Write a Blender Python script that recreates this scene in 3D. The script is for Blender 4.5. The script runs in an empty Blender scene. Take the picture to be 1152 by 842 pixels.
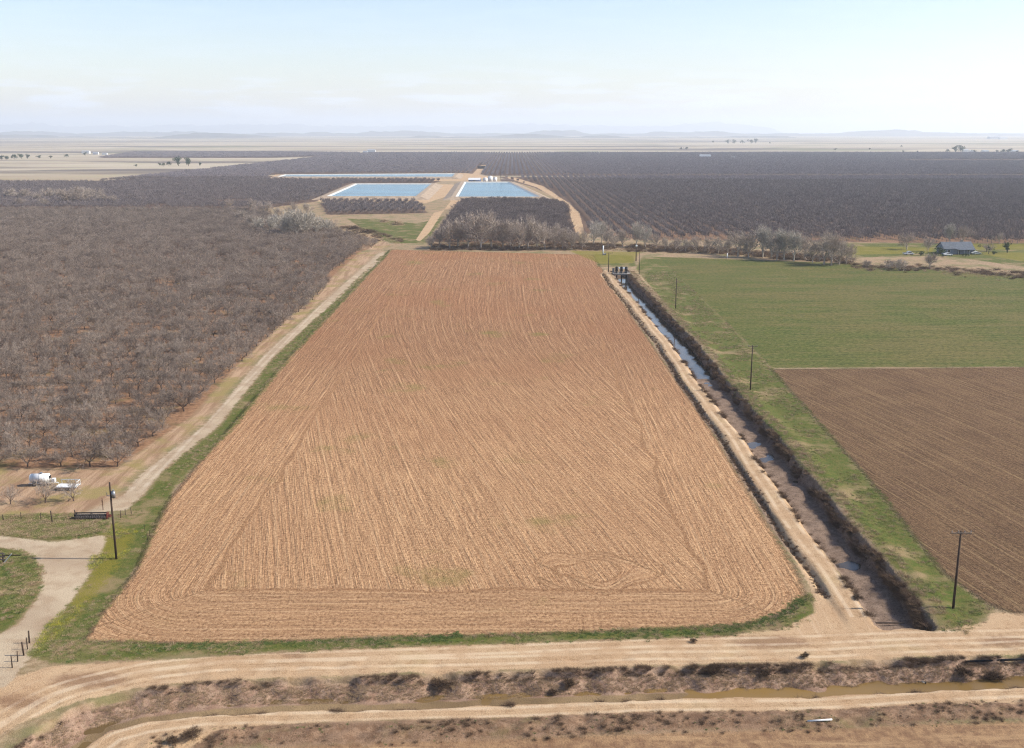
import bpy, bmesh, math, random
import numpy as np
from mathutils import Vector
R = math.radians
S = bpy.context.scene
C = S.collection

# ------------------------------------------------------------------ camera, sky, sun, exposure
FPX = 1180.0                      # focal length in photo pixels (photo 1152 wide)
CAM_H, PITCH = 60.0, 13.05
cam = bpy.data.cameras.new('camera'); cam.lens = 36.0 * FPX / 1152; cam.sensor_width = 36
cam.clip_start = 1.0; cam.clip_end = 150000
camo = bpy.data.objects.new('camera', cam); C.objects.link(camo)
camo.location = (0, 0, CAM_H); camo.rotation_euler = (R(90 - PITCH), 0, 0); S.camera = camo

SUN_EL = 39.0
w = bpy.data.worlds.new('World'); S.world = w; w.use_nodes = True
wn, wl = w.node_tree.nodes, w.node_tree.links
sky = wn.new('ShaderNodeTexSky'); sky.sky_type = 'NISHITA'; sky.sun_disc = False
sky.sun_elevation = R(SUN_EL); sky.sun_rotation = R(90)
sky.air_density = 1.15; sky.dust_density = 0.7; sky.ozone_density = 1.5; sky.altitude = 0
tc = wn.new('ShaderNodeTexCoord'); sx = wn.new('ShaderNodeSeparateXYZ'); wl.new(tc.outputs['Generated'], sx.inputs[0])
def wmap(a, b, lo, hi, src):
    n_ = wn.new('ShaderNodeMapRange'); n_.interpolation_type = 'SMOOTHSTEP'; wl.new(src, n_.inputs[0])
    for q_, v_ in zip((1, 2, 3, 4), (a, b, lo, hi)): n_.inputs[q_].default_value = v_
    return n_.outputs[0]
def wmul(a, b):
    n_ = wn.new('ShaderNodeMath'); n_.operation = 'MULTIPLY'; wl.new(a, n_.inputs[0]); wl.new(b, n_.inputs[1]); return n_.outputs[0]
vm = wn.new('ShaderNodeVectorMath'); vm.operation = 'MULTIPLY'; wl.new(tc.outputs['Generated'], vm.inputs[0]); vm.inputs[1].default_value = (14, 14, 120)
cn = wn.new('ShaderNodeTexNoise'); wl.new(vm.outputs[0], cn.inputs['Vector']); cn.inputs['Scale'].default_value = 1.0; cn.inputs['Detail'].default_value = 6
cl_ = wmul(wmul(wmap(.45, .65, 0, .38, cn.outputs['Fac']), wmap(.004, .022, 0, 1, sx.outputs['Z'])), wmap(.028, .06, 1, .15, sx.outputs['Z']))
cm = wn.new('ShaderNodeMix'); cm.data_type = 'RGBA'; wl.new(cl_, cm.inputs['Factor']); wl.new(sky.outputs[0], cm.inputs[6]); cm.inputs[7].default_value = (6.2, 7.2, 8.0, 1)
tint = wn.new('ShaderNodeVectorMath'); tint.operation = 'MULTIPLY'; wl.new(cm.outputs[2], tint.inputs[0]); tint.inputs[1].default_value = (.985, .975, 1.10)
wl.new(tint.outputs[0], wn['Background'].inputs[0]); wn['Background'].inputs[1].default_value = 0.083
sl = bpy.data.lights.new('sun', 'SUN'); sl.energy = 3.6; sl.angle = R(0.55); sl.color = (1.0, 0.94, 0.85)
so = bpy.data.objects.new('sun', sl); C.objects.link(so)
so.rotation_euler = (0, R(90 - SUN_EL), 0)          # shines from +X towards -X
S.view_settings.view_transform = 'Standard'; S.view_settings.look = 'None'
S.view_settings.exposure = 1.1; S.view_settings.gamma = 1; S.view_settings.use_curve_mapping = False
S.render.engine = 'CYCLES'
S.cycles.use_denoising = True; S.cycles.denoiser = 'OPENIMAGEDENOISE'; S.cycles.denoising_input_passes = 'RGB_ALBEDO_NORMAL'; S.cycles.denoising_prefilter = 'NONE'; S.cycles.filter_width = 1.2; S.cycles.max_bounces = 5; S.cycles.diffuse_bounces = 2
S.cycles.glossy_bounces = 2; S.cycles.volume_bounces = 1; S.cycles.transparent_max_bounces = 8
S.cycles.use_light_tree = False; S.cycles.caustics_reflective = False; S.cycles.caustics_refractive = False

# ------------------------------------------------------------------ layout helpers (survey: photo point -> point on the ground)
SP, CP = math.sin(R(PITCH)), math.cos(R(PITCH))
def P(px, py, z=0.0):
    v = (py - 421) / FPX; u = (px - 576) / FPX
    k = (CAM_H - z) / (SP + v * CP)
    return (u * k, (CP - v * SP) * k)
def poly(*pts): return np.array([P(*p) for p in pts])
def sd_poly(pg, X, Y, cap=25.0):
    out = np.full(X.shape, -cap, np.float32)
    x0, y0 = pg.min(0) - cap; x1, y1 = pg.max(0) + cap
    m = (X > x0) & (X < x1) & (Y > y0) & (Y < y1)
    if not m.any(): return out
    x, y = X[m], Y[m]
    d2 = np.full(x.shape, 1e18); ins = np.zeros(x.shape, bool)
    n = len(pg)
    for i in range(n):
        ax, ay = pg[i]; bx, by = pg[(i + 1) % n]
        ex, ey = bx - ax, by - ay
        t = np.clip(((x - ax) * ex + (y - ay) * ey) / (ex * ex + ey * ey + 1e-12), 0, 1)
        dx, dy = x - ax - t * ex, y - ay - t * ey
        d2 = np.minimum(d2, dx * dx + dy * dy)
        c = (ay > y) != (by > y)
        if abs(ey) > 1e-9:
            ins ^= c & (x < ex * (y - ay) / ey + ax)
    d = np.sqrt(d2)
    out[m] = np.clip(np.where(ins, d, -d), -cap, cap)
    return out
def side_line(pl, X, Y, cap=30.0):
    """signed distance to an open polyline running left to right: + on the far (north) side"""
    best = np.full(X.shape, cap * cap, np.float64); sg = np.where(Y > 50, 1.0, -1.0)
    for i in range(len(pl) - 1):
        ax, ay = pl[i]; bx, by = pl[i + 1]
        ex, ey = bx - ax, by - ay
        t = np.clip(((X - ax) * ex + (Y - ay) * ey) / (ex * ex + ey * ey), 0, 1)
        dx, dy = X - ax - t * ex, Y - ay - t * ey
        d2 = dx * dx + dy * dy
        m = d2 < best
        best = np.where(m, d2, best)
        sg = np.where(m, np.sign(ex * (Y - ay) - ey * (X - ax)), sg)
    return np.sqrt(best) * sg
_wr = np.random.default_rng(5)
_W = [(a, f, p) for a, f, p in zip(_wr.uniform(0, 6.28, 26), np.geomspace(0.12, 3.2, 26), _wr.uniform(0, 6.28, 26))]
def wob(X, Y, f0=0, f1=26):
    o = np.zeros_like(X, dtype=np.float64)
    for a, f, p in _W[f0:f1]:
        o += np.sin((X * math.cos(a) + Y * math.sin(a)) * f + p + 0.7 * np.sin(0.6 * f * (Y * math.cos(a) - X * math.sin(a)) + 2 * p))
    return o / math.sqrt(f1 - f0)
def sstep(a, b, x):
    t = np.clip((x - a) / (b - a), 0, 1); return t * t * (3 - 2 * t)

# ------------------------------------------------------------------ zones of the land
Z_FIELD = poly((95,722),(112,692),(150,647),(174,592),(192,560),(322,404),(439,281),(667,287),(703,345),(801,487),(896,645),(906,672),(885,690),(840,704),(600,714),(480,716),(250,724))
Z_BROWN = poly((868,416),(1500,411),(1500,700),(1140,690),(1112,680),(1062,645),(972,532))
Z_GREEN = poly((738,289),(940,296),(1200,314),(1600,330),(1600,411),(868,414),(805,352))
Z_BOTTOM = poly((300,842),(420,834),(700,827),(1000,816),(1500,806),(1500,1000),(100,1000))
Z_ROADS = [poly((-400,900),(-60,800),(20,762),(60,750),(200,742),(400,731),(600,724),(800,718),(880,708),(918,690),(915,668),(862,565),(752,404),(675,309),(681,304),(768,402),(886,562),(944,650),(984,704),(1050,712),(1110,700),(1116,690),(1200,692),(1500,700),(1500,735),(1152,736),(1050,738),(900,744),(750,748),(600,752),(400,759),(240,765),(150,774),(90,788),(20,815),(-60,860),(-200,940)),
  poly((190,900),(215,842),(240,826),(300,816),(400,811),(600,806),(900,799),(1050,793),(1500,790),(1500,773),(1060,773),(900,781),(750,785),(600,789),(400,795),(300,799),(180,808),(120,825),(80,850),(40,900)),
  poly((515,232),(540,214),(525,203),(541,186),(547,186),(535,205),(520,210),(497,240),(483,262),(472,272),(468,270),(488,240)),
  poly((648,262),(658,264),(652,240),(640,229),(612,210),(580,200),(566,199),(604,211),(638,231))]
Z_POND_BANK = [poly((356,227),(398,207),(490,207),(515,208),(500,222),(478,229),(466,226)), poly((506,226),(517,204),(574,204),(618,226)), poly((300,203),(310,196.5),(525,195),(560,200),(515,204))]
Z_GRAVEL = [poly((426,285),(433,283),(430,292),(309,400),(245,480),(182,531),(161,556),(142,574),(95,578),(138,557),(163,530),(229,480),(297,400)),
  poly((-500,600),(-100,602),(0,603),(60,611),(116,603),(120,608),(103,642),(68,692),(35,738),(8,772),(-60,800),(-200,830),(-60,745),(22,702),(45,668),(48,641),(30,621),(0,616),(-200,614))]
Z_GRASS = [poly((434,284),(442,280),(327,402),(264,480),(198,545),(176,592),(160,630),(120,682),(92,720),(72,740),(34,740),(60,700),(104,642),(120,605),(135,580),(162,557),(184,531),(247,480),(311,400)),
  poly((40,738),(88,722),(250,724),(480,716),(600,714),(840,703),(888,690),(903,672),(912,668),(917,690),(895,706),(800,716),(600,723),(400,729),(200,739),(60,746)),
  poly((-300,583),(0,581),(85,578),(118,588),(118,603),(60,609),(0,602),(-300,598)),
  poly((-300,616),(0,617),(30,622),(47,641),(44,668),(20,700),(0,714),(-200,740)),
  poly((714,305),(722,290),(740,289),(806,352),(868,415),(972,532),(1062,645),(1114,684),(1096,712),(1062,713),(1042,685),(1000,635),(950,575),(885,505),(828,445),(803,400),(770,370),(716,303)),
  poly((390,246),(425,247),(470,252),(500,243),(487,262),(480,274),(440,274),(415,262)),
  poly((940,274),(1400,274),(1400,303),(1152,300),(1060,288),(955,290)),
  poly((668,286),(712,288),(716,300),(690,300),(672,300))]
Z_YELLOW = [poly((112,606),(130,590),(152,600),(130,640),(80,700),(35,738),(55,705),(100,650)), poly((640,282),(720,284),(712,296),(675,297)), poly((1090,284),(1400,286),(1400,298),(1150,294)), poly((945,277),(1050,279),(1050,285),(950,287)), poly((1090,275),(1400,275),(1400,281),(1100,281))]
Z_SHOULDER = [poly((405,284),(424,284),(291,401),(222,481),(155,531),(128,558),(90,578),(-300,584),(-300,524),(0,529),(130,529),(215,470),(280,398)), poly((278,250),(420,266),(440,276),(425,282),(280,262))]
Z_ORCH = [poly((-2500,527),(130,527),(215,470),(280,398),(405,284),(425,276),(280,239),(-2500,239)),
  poly((655,262),(720,270),(1152,275),(2600,280),(2600,199),(560,199),(600,211),(640,228)),
  poly((548,198),(2600,198),(2600,172.6),(420,172.6),(365,177),(110,205),(310,197),(540,196)),
  poly((-2500,207),(110,206.5),(308,198),(310,203),(398,207),(355,227),(290,236),(-2500,236)),
  poly((484,272),(515,228),(615,228),(636,232),(650,262),(650,276)),
  poly((368,242),(360,228.5),(468,228.5),(482,240)),
  poly((318,204),(500,203.5),(484,207),(400,207)),
  poly((110,178),(300,178),(405,175),(405,172.5),(300,171.5),(150,172))]
Z_MUD = [poly((-300,262),(300,240),(430,262),(400,272),(-300,268))]
Z_POND = [poly((370,224),(402,209.3),(484,209.3),(466,224)), poly((515,224.5),(524.5,207.2),(571,207.2),(605,224.5)), poly((313,201),(322,198.6),(511,197.4),(508,201.2))]
POND_Z = 1.6
DITCH = poly((-900,1400),(40,868),(75,838),(110,814),(165,800),(240,791),(400,787),(600,780),(750,774),(900,772),(1060,764),(1500,752),(2500,740))

def canal_center(Y): return 49.3 + 0.25 * np.sin(Y * 0.07) + 0.15 * np.sin(Y * 0.19 + 1) - 0.5 * sstep(145, 119, Y) - 2.3 * sstep(300, 440, Y)
CN, CF = 119.6, 460.0
def canal_depth(X, Y):
    c = canal_center(Y); sh = 1 - 0.2 * sstep(280, 440, Y)
    jl = 0.16 * np.sin(Y * .3) + 0.1 * np.sin(Y * 1.1 + 1) + 0.05 * np.sin(Y * 2.7); jr = 0.3 * np.sin(Y * .7 + 2) + 0.2 * np.sin(Y * 2.3)
    l = sstep(-3.9 * sh, -1.9 * sh, X - c + jl * 0.6); r = sstep(3.8 * sh, 2.7 * sh, X - c + jr * 0.5)
    return l * r * sstep(CN - .6, CN + 1.2, Y + 0.4 * np.sin(X)) * sstep(CF + 2, CF - 1, Y)
def height(X, Y):
    X = np.asarray(X, np.float64); Y = np.asarray(Y, np.float64)
    near = sstep(800, 450, Y)
    s = side_line(DITCH, X, Y)
    rough = wob(X, Y, 8, 26)
    z = near * 0.04 * wob(X, Y, 0, 8)
    # irrigation canal with its raised banks
    c = canal_center(Y); inY = sstep(117.5, 125, Y) * sstep(472, 462, Y)
    z += inY * 0.5 * sstep(2.8, 4.6, X - c) * sstep(9.5, 6, X - c)
    z += inY * 0.30 * sstep(-7.7, -6.7, X - c + 0.2 * np.sin(Y * .4)) * sstep(-2.8, -4.3, X - c)
    dep = canal_depth(X, Y)
    z -= dep * (2.55 - .77 * sstep(320, 230, Y) + 0.16 * wob(X, Y, 4, 16) + 0.07 * rough)
    z += 0.07 * rough * (dep > .02) * (dep < .97)
    # seep ditch beside the track
    e = X - (c - 7.75 - 0.2 * np.sin(Y * .23))
    z -= np.exp(-(e / 0.45) ** 2) * (0.5 + 0.12 * rough) * sstep(127, 129, Y) * sstep(452, 445, Y)
    # foreground ditch
    n = s + 0.28 * wob(X, Y, 5, 20)
    bot = -1.6
    nb = n + .35 * rough * .5
    north = np.where(nb < 4.1, bot + .95 * sstep(1.5, 4.0, nb), bot + .95 + .65 * sstep(4.1, 4.5, nb))
    prof = np.where(n > 0, north, bot + (0.08 - bot) * sstep(1.1, 2.6, -n)) + .05 * rough + .24 * sstep(-.1, .5, np.sin(X * .05 + 2.2) + .4 * np.sin(X * .13)) * sstep(2.8, 1, np.abs(n))
    nd = sstep(10, 7, np.abs(s))
    z = z * (1 - nd) + nd * (np.minimum(prof, z + 0.05) + z * 0.5)
    z += 0.06 * rough * sstep(0.8, 1.8, np.abs(n)) * (n < 5) * (n > -2.4)
    z += np.exp(-((s + 6.6) / 1.5) ** 2) * (0.25 + 0.16 * rough)                                   # weedy berm
    return z

# ------------------------------------------------------------------ materials
def srgb(r, g, b, k=1.0):
    f = lambda c: (c / 255 / 12.92) if c / 255 <= .04045 else ((c / 255 + .055) / 1.055) ** 2.4
    return (f(r) * k, f(g) * k, f(b) * k, 1)
class NT:
    def __init__(s, name):
        s.mat = bpy.data.materials.new(name); s.mat.use_nodes = True
        s.t = s.mat.node_tree; s.n = s.t.nodes; s.l = s.t.links
        s.b = s.n['Principled BSDF']; s.b.inputs['Roughness'].default_value = 0.9
        s.b.inputs['Specular IOR Level'].default_value = 0.15
        s._pos = None
    def put(s, sock, v):
        if hasattr(v, 'is_output'): s.l.new(v, sock)
        else: sock.default_value = v
    def pos(s):
        if s._pos is None: s._pos = s.n.new('ShaderNodeNewGeometry').outputs['Position']
        return s._pos
    def attr(s, name):
        a = s.n.new('ShaderNodeAttribute'); a.attribute_name = name; return a.outputs['Fac']
    def mul(s, v, vec):
        n = s.n.new('ShaderNodeVectorMath'); n.operation = 'MULTIPLY'; s.put(n.inputs[0], v); n.inputs[1].default_value = vec; return n.outputs[0]
    def vec(s, x, y, z=0.0):
        n = s.n.new('ShaderNodeCombineXYZ'); s.put(n.inputs[0], x); s.put(n.inputs[1], y); s.put(n.inputs[2], z); return n.outputs[0]
    def noise(s, v, scale, det=3, rough=.55, dist=0.0, dim='3D'):
        n = s.n.new('ShaderNodeTexNoise'); n.noise_dimensions = dim; s.put(n.inputs['Vector'], v)
        n.inputs['Scale'].default_value = scale; n.inputs['Detail'].default_value = det; n.inputs['Roughness'].default_value = rough
        n.inputs['Distortion'].default_value = dist; return n.outputs['Fac']
    def m(s, op, a, b=0.0, c=0.0):
        n = s.n.new('ShaderNodeMath'); n.operation = op; s.put(n.inputs[0], a); s.put(n.inputs[1], b); s.put(n.inputs[2], c); return n.outputs[0]
    def ramp(s, x, a, b, lo=0.0, hi=1.0):
        n = s.n.new('ShaderNodeMapRange'); n.interpolation_type = 'SMOOTHSTEP'; s.put(n.inputs[0], x)
        n.inputs[1].default_value = a; n.inputs[2].default_value = b; n.inputs[3].default_value = lo; n.inputs[4].default_value = hi; return n.outputs[0]
    def mix(s, f, a, b):
        n = s.n.new('ShaderNodeMix'); n.data_type = 'RGBA'; s.put(n.inputs['Factor'], f); s.put(n.inputs[6], a); s.put(n.inputs[7], b); return n.outputs[2]
    def bump(s, h, strength, dist, nrm=None):
        n = s.n.new('ShaderNodeBump'); s.put(n.inputs['Strength'], strength); n.inputs['Distance'].default_value = dist; s.put(n.inputs['Height'], h)
        if nrm is not None: s.l.new(nrm, n.inputs['Normal'])
        return n.outputs[0]
    def rnd(s): return s.n.new('ShaderNodeObjectInfo').outputs['Random']
    def color(s, v): s.put(s.b.inputs['Base Color'], v)

def simple(name, col, rough=.7, metal=0.0, var=.25, scale=3.0, spec=.3):
    t = NT(name); nz = t.noise(t.n.new('ShaderNodeTexCoord').outputs['Object'], scale, 4)
    d = tuple(c * (1 - var) for c in col[:3]) + (1,); u = tuple(min(1, c * (1 + var * .5)) for c in col[:3]) + (1,)
    t.color(t.mix(t.ramp(nz, .3, .7), d, u))
    t.b.inputs['Roughness'].default_value = rough; t.b.inputs['Metallic'].default_value = metal; t.b.inputs['Specular IOR Level'].default_value = spec
    return t.mat

def ground_material():
    t = NT('land'); p = t.pos()
    n_big = t.noise(p, .012, 4, .6); n_mid = t.noise(p, .11, 4, .6); n_sm = t.noise(p, .9, 4, .65); n_fine = t.noise(p, 5.0, 3, .7); n_xf = t.noise(p, 14.0, 2, .7)
    edge = t.m('ADD', t.m('MULTIPLY', t.m('SUBTRACT', n_sm, .5), 2.6), t.m('MULTIPLY', t.m('SUBTRACT', n_fine, .5), 1.6))
    edge = t.m('ADD', edge, t.m('MULTIPLY', t.m('SUBTRACT', n_mid, .5), t.ramp(t.attr('dist'), 0, 1, .5, 8)))
    def zone(a, soft=.35, amp=1.0, off=0.0):
        x = t.m('ADD', t.attr(a), t.m('MULTIPLY', edge, amp))
        return t.ramp(t.m('ADD', x, off), -soft, soft)
    def spread(nz, a, b, lo=.35, hi=.65): return t.mix(t.ramp(nz, lo, hi), a, b)
    K = .62
    c = lambda r, g, b: srgb(r, g, b, K)
    cg = lambda r, g, b: srgb(r, g * .985, b * .86, .47)
    # dry rough ground
    col = spread(n_sm, c(160,132,100), c(194,166,132))
    col = t.mix(t.ramp(n_mid, .42, .68), col, c(138,130,88))
    # far dry grassland
    far = spread(t.noise(t.mul(p, (.0012, .006, 1)), 1.0, 5, .6), c(206,190,164), c(178,160,136), .4, .62)
    far = t.mix(t.ramp(n_big, .45, .7), far, c(196,184,150))
    far = t.mix(t.ramp(t.noise(t.mul(p, (.0005, .0022, 1)), 1.0, 4, .6), .52, .58), far, c(128,116,104)); far = t.mix(t.ramp(t.noise(t.mul(p, (.0014, .0009, 1)), 1.0, 3, .6), .56, .62, 0, .7), far, c(150,146,110))
    col = t.mix(t.ramp(t.attr('far'), 0, 1), col, far)
    # orchard floor: soil, leaf litter, weeds
    of = spread(n_sm, c(140,104,78), c(180,140,106)); of = t.mix(t.ramp(n_mid, .5, .7), of, c(124,110,74))
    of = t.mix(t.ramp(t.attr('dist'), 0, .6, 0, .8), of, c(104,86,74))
    col = t.mix(zone('orchard', .8, 1.0), col, of)
    sh = spread(t.noise(t.vec(t.m('MULTIPLY', t.attr('ru'), .55), t.m('MULTIPLY', t.attr('rv'), .045)), 1.0, 5, .65), c(166,132,102), c(206,172,138), .38, .62); sh = t.mix(t.ramp(n_mid, .46, .64), sh, c(170,150,98)); sh = t.mix(t.ramp(n_fine, .5, .3, 0, .6), sh, c(128,100,74))
    col = t.mix(zone('shoulder', .8, 1.2), col, sh)
    # green crop
    lin = t.noise(t.mul(p, (.05, .5, 1)), 1.0, 5, .75)
    gr = spread(t.noise(t.mul(p, (.02, .05, 1)), 1.0, 5, .62), cg(106,120,56), cg(136,128,82), .38, .62)
    gr = t.mix(t.ramp(lin, .51, .60, 0, .55), gr, cg(148,134,94)); gr = t.mix(t.ramp(lin, .49, .40, 0, .5), gr, cg(80,98,42))
    gs = t.noise(t.mul(p, (.8, 1.2, 1)), 1.0, 5, .8)
    gr = t.mix(t.ramp(gs, .50, .60, 0, .7), gr, cg(160,148,104)); gr = t.mix(t.ramp(gs, .48, .38, 0, .8), gr, cg(62,76,34))
    col = t.mix(zone('green', .6, 1.3), col, gr)
    # ploughed soil
    fu, fv = t.attr('fu'), t.attr('fv')
    f_w = t.noise(t.vec(t.m('MULTIPLY', fu, .30), t.m('MULTIPLY', fv, .005)), 1.0, 4, .6)
    f_n = t.noise(t.vec(t.m('MULTIPLY', fu, 1.35), t.m('MULTIPLY', fv, .022)), 1.0, 4, .72)
    f_x = t.noise(t.vec(t.m('MULTIPLY', fu, 1.9), t.m('MULTIPLY', fv, .11)), 1.0, 5, .8)
    clod = t.noise(t.mul(p, (1, .7, 1)), 2.3, 6, .85)
    cs = lambda r, g, b: srgb(r, g * .985, b * .965, .70)
    fd = spread(n_mid, cs(176,130,94), cs(192,146,106), .3, .7)
    fd = t.mix(t.ramp(f_w, .38, .66, 0, .4), fd, cs(206,160,118))
    fd = t.mix(t.ramp(f_n, .52, .62, 0, .6), fd, cs(226,180,134))
    fd = t.mix(t.ramp(f_n, .48, .38, 0, .6), fd, cs(140,96,66))
    fd = t.mix(t.ramp(f_x, .52, .62, 0, .8), fd, cs(236,190,142))
    fd = t.mix(t.ramp(f_x, .48, .38, 0, .85), fd, cs(124,82,54))
    fd = t.mix(t.ramp(clod, .53, .63, 0, .6), fd, cs(244,202,156))
    fd = t.mix(t.ramp(clod, .47, .38, 0, .65), fd, cs(100,66,44))
    fd = t.mix(t.ramp(t.attr('nearend'), 1, 0, 0, .62), fd, t.mix(t.ramp(clod, .44, .56), cs(112,80,58), cs(168,128,95)))
    fd = t.mix(t.ramp(t.m('ADD', t.noise(p, .05, 4, .6), t.m('MULTIPLY', n_fine, .25)), .72, .86, 0, .5), fd, cs(138,128,70))
    tw_ = t.m('ABSOLUTE', t.m('SUBTRACT', t.m('FRACT', t.m('ADD', t.m('DIVIDE', fu, 2.4), t.m('MULTIPLY', t.noise(p, .05, 2), .22))), .5))
    tram = t.m('MULTIPLY', t.ramp(tw_, .13, .03), t.ramp(t.noise(t.vec(t.m('MULTIPLY', fu, .4), t.m('MULTIPLY', fv, .03)), 1.0, 3, .6), .40, .60, .1, 1))
    tdark = t.m('MULTIPLY', t.m('MULTIPLY', t.ramp(tw_, .10, .17), t.ramp(tw_, .27, .18)), t.ramp(f_w, .4, .6, 0, .35))
    fd = t.mix(t.m('MULTIPLY', tram, t.ramp(t.attr('nearend'), 0, 1, .24, .55)), fd, cs(234,194,150)); fd = t.mix(tdark, fd, cs(134,94,66))
    fd = t.mix(t.ramp(clod, .58, .74, 0, .8), fd, cs(236,198,156))
    fd = t.mix(t.ramp(clod, .47, .28, 0, .95), fd, cs(104,70,48))
    fd = t.mix(t.ramp(t.noise(p, .018, 3, .5), .42, .66, 0, .4), fd, cs(164,116,82)); fd = t.mix(t.m('MULTIPLY', t.attr('nearend'), .45), fd, t.mix(t.ramp(clod, .35, .62), cs(132,98,68), cs(226,188,144)))
    fd = t.mix(t.ramp(t.m('ADD', t.noise(p, .05, 4, .6), t.m('MULTIPLY', n_fine, .25)), .72, .86, 0, .5), fd, cs(138,128,70))
    seam = t.ramp(t.attr('seam'), .55, .2)
    fd = t.mix(t.m('MULTIPLY', seam, .75), fd, spread(clod, cs(176,130,94), cs(214,168,124), .42, .58))
    soil_m = zone('field', .5, .9)
    col = t.mix(soil_m, col, fd)
    cb = lambda r, g, b: srgb(r, g, b * .9, .53)
    bd = spread(n_mid, cb(128,98,78), cb(148,116,92), .3, .7)
    b_n = t.noise(t.vec(t.m('MULTIPLY', fu, .8), t.m('MULTIPLY', fv, .008)), 1.0, 4, .75)
    bd = t.mix(t.ramp(b_n, .53, .68, 0, .55), bd, cb(190,156,124)); bd = t.mix(t.ramp(f_x, .48, .34, 0, .7), bd, cb(88,66,52)); bd = t.mix(t.m('MULTIPLY', tram, .5), bd, cb(190,158,126)); bd = t.mix(t.ramp(clod, .52, .60, 0, .6), bd, cb(178,146,120)); bd = t.mix(t.ramp(clod, .48, .40, 0, .7), bd, cb(80,58,46)); bd = t.mix(t.ramp(clod, .5, .26, 0, .9), bd, c(84,60,48)); bd = t.mix(t.ramp(f_x, .5, .75, 0, .5), bd, c(160,126,102))
    brown_m = zone('brown', .5, 1.2)
    col = t.mix(brown_m, col, bd)
    bt = spread(n_sm, c(146,112,84), c(180,144,106)); bt = t.mix(t.ramp(clod, .5, .26, 0, .9), bt, c(96,72,54)); bt = t.mix(t.ramp(lin, .5, .66, 0, .8), bt, c(196,160,118))
    col = t.mix(zone('bottom', .5, .8), col, bt)
    # ditch banks: pale stubble
    db = spread(n_sm, c(160,128,106), c(190,160,134)); db = t.mix(t.ramp(n_xf, .5, .34), db, c(136,106,84))
    col = t.mix(zone('ditch', .4, .35), col, db)
    wb = spread(n_sm, c(134,104,80), c(168,136,108)); wb = t.mix(t.ramp(n_fine, .5, .3), wb, c(112,88,66)); wb = t.mix(t.ramp(n_mid, .52, .70, 0, .6), wb, c(132,124,76))
    dm = spread(n_mid, c(140,116,84), c(164,138,102)); dm = t.mix(t.ramp(n_fine, .5, .3, 0, .6), dm, c(112,90,64))
    col = t.mix(zone('dmud', .25, .25), col, dm)
    col = t.mix(zone('berm', .5, .9), col, wb)
    # grass
    g1 = spread(n_sm, cg(104,122,56), cg(140,134,84)); g1 = t.mix(t.ramp(n_fine, .48, .34), g1, cg(72,86,40)); g1 = t.mix(t.ramp(n_mid, .48, .66), g1, c(158,136,98))
    col = t.mix(zone('grass', .6, 1.4), col, g1)
    col = t.mix(t.m('MULTIPLY', zone('yellow', .8, 1.5), t.ramp(n_fine, .35, .6, .3, 1)), col, cg(160,150,66))
    # canal sides and mud
    mu = spread(n_sm, c(134,112,94), c(162,138,118)); mu = t.mix(t.ramp(n_fine, .5, .3), mu, c(72,58,46))
    col = t.mix(zone('canal', .35, .35), col, mu)
    # wheel-worn earth roads
    rl = t.noise(t.vec(t.m('MULTIPLY', t.attr('ru'), .95), t.m('MULTIPLY', t.attr('rv'), .03)), 1.0, 4, .65)
    rd = spread(n_mid, c(206,170,130), c(222,190,150), .3, .7); rd = t.mix(t.ramp(rl, .56, .7, 0, .5), rd, c(232,202,166)); rd = t.mix(t.ramp(rl, .42, .3, 0, .5), rd, c(184,148,110)); rd = t.mix(t.ramp(n_sm, .54, .70, 0, .6), rd, c(172,136,100)); rd = t.mix(t.ramp(n_xf, .5, .3, 0, .5), rd, c(150,116,86)); rd = t.mix(t.ramp(n_fine, .5, .32, 0, .5), rd, c(160,124,92))
    rd = t.mix(t.ramp(n_mid, .55, .75, 0, .5), rd, c(178,152,100))
    road_m = zone('road', .3, .42)
    rd = t.mix(t.m('MULTIPLY', zone('damp', .9, .9), t.ramp(n_fine, .3, .6, .35, .8)), rd, c(142,106,80))
    col = t.mix(road_m, col, rd)
    rut_m = t.m('MULTIPLY', t.ramp(t.attr('rut'), .42, .12), t.ramp(t.noise(p, .22, 3, .6), .36, .58, .08, .55))
    rd = t.mix(rut_m, rd, c(238,212,178)); rd_c = t.m('MULTIPLY', t.ramp(t.m('ABSOLUTE', t.m('SUBTRACT', t.attr('rut'), .62)), .22, .05), t.ramp(n_sm, .4, .6, .05, .4)); rd = t.mix(rd_c, rd, c(164,132,96))
    col = t.mix(road_m, col, rd)
    gv = t.mix(t.ramp(t.noise(p, .35, 4, .6), .45, .66, 0, .5), spread(n_mid, c(194,170,140), c(214,192,160)), c(174,144,112)); gv = t.mix(t.ramp(n_sm, .6, .8, 0, .5), gv, c(190,158,128)); gv = t.mix(t.ramp(n_xf, .48, .3, 0, .4), gv, c(140,120,104))
    gv = t.mix(t.m('MULTIPLY', rut_m, .7), gv, c(226,208,186)); gv = t.mix(rd_c, gv, c(160,136,112))
    col = t.mix(zone('gravel', .3, .7), col, gv)
    # wet patch on the road and oil-dark tyre scuffs keep their own shape
    t.color(col)
    hb = t.m('ADD', t.m('MULTIPLY', f_n, 1.4), t.m('ADD', t.m('MULTIPLY', clod, .55), t.m('MULTIPLY', f_x, 1.5)))
    hb = t.m('ADD', t.m('MULTIPLY', hb, t.m('SUBTRACT', 1.0, seam)), t.m('MULTIPLY', t.m('MULTIPLY', clod, 3.45), seam))
    tilled = t.m('MAXIMUM', soil_m, brown_m)
    hgt = t.m('ADD', t.m('MULTIPLY', t.m('MULTIPLY', hb, tilled), .34), t.m('ADD', t.m('MULTIPLY', n_fine, .10), t.m('MULTIPLY', n_xf, .05)))
    t.l.new(t.bump(hgt, .9, 1.0), t.b.inputs['Normal'])
    t.b.inputs['Specular IOR Level'].default_value = .08
    return t.mat

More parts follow.
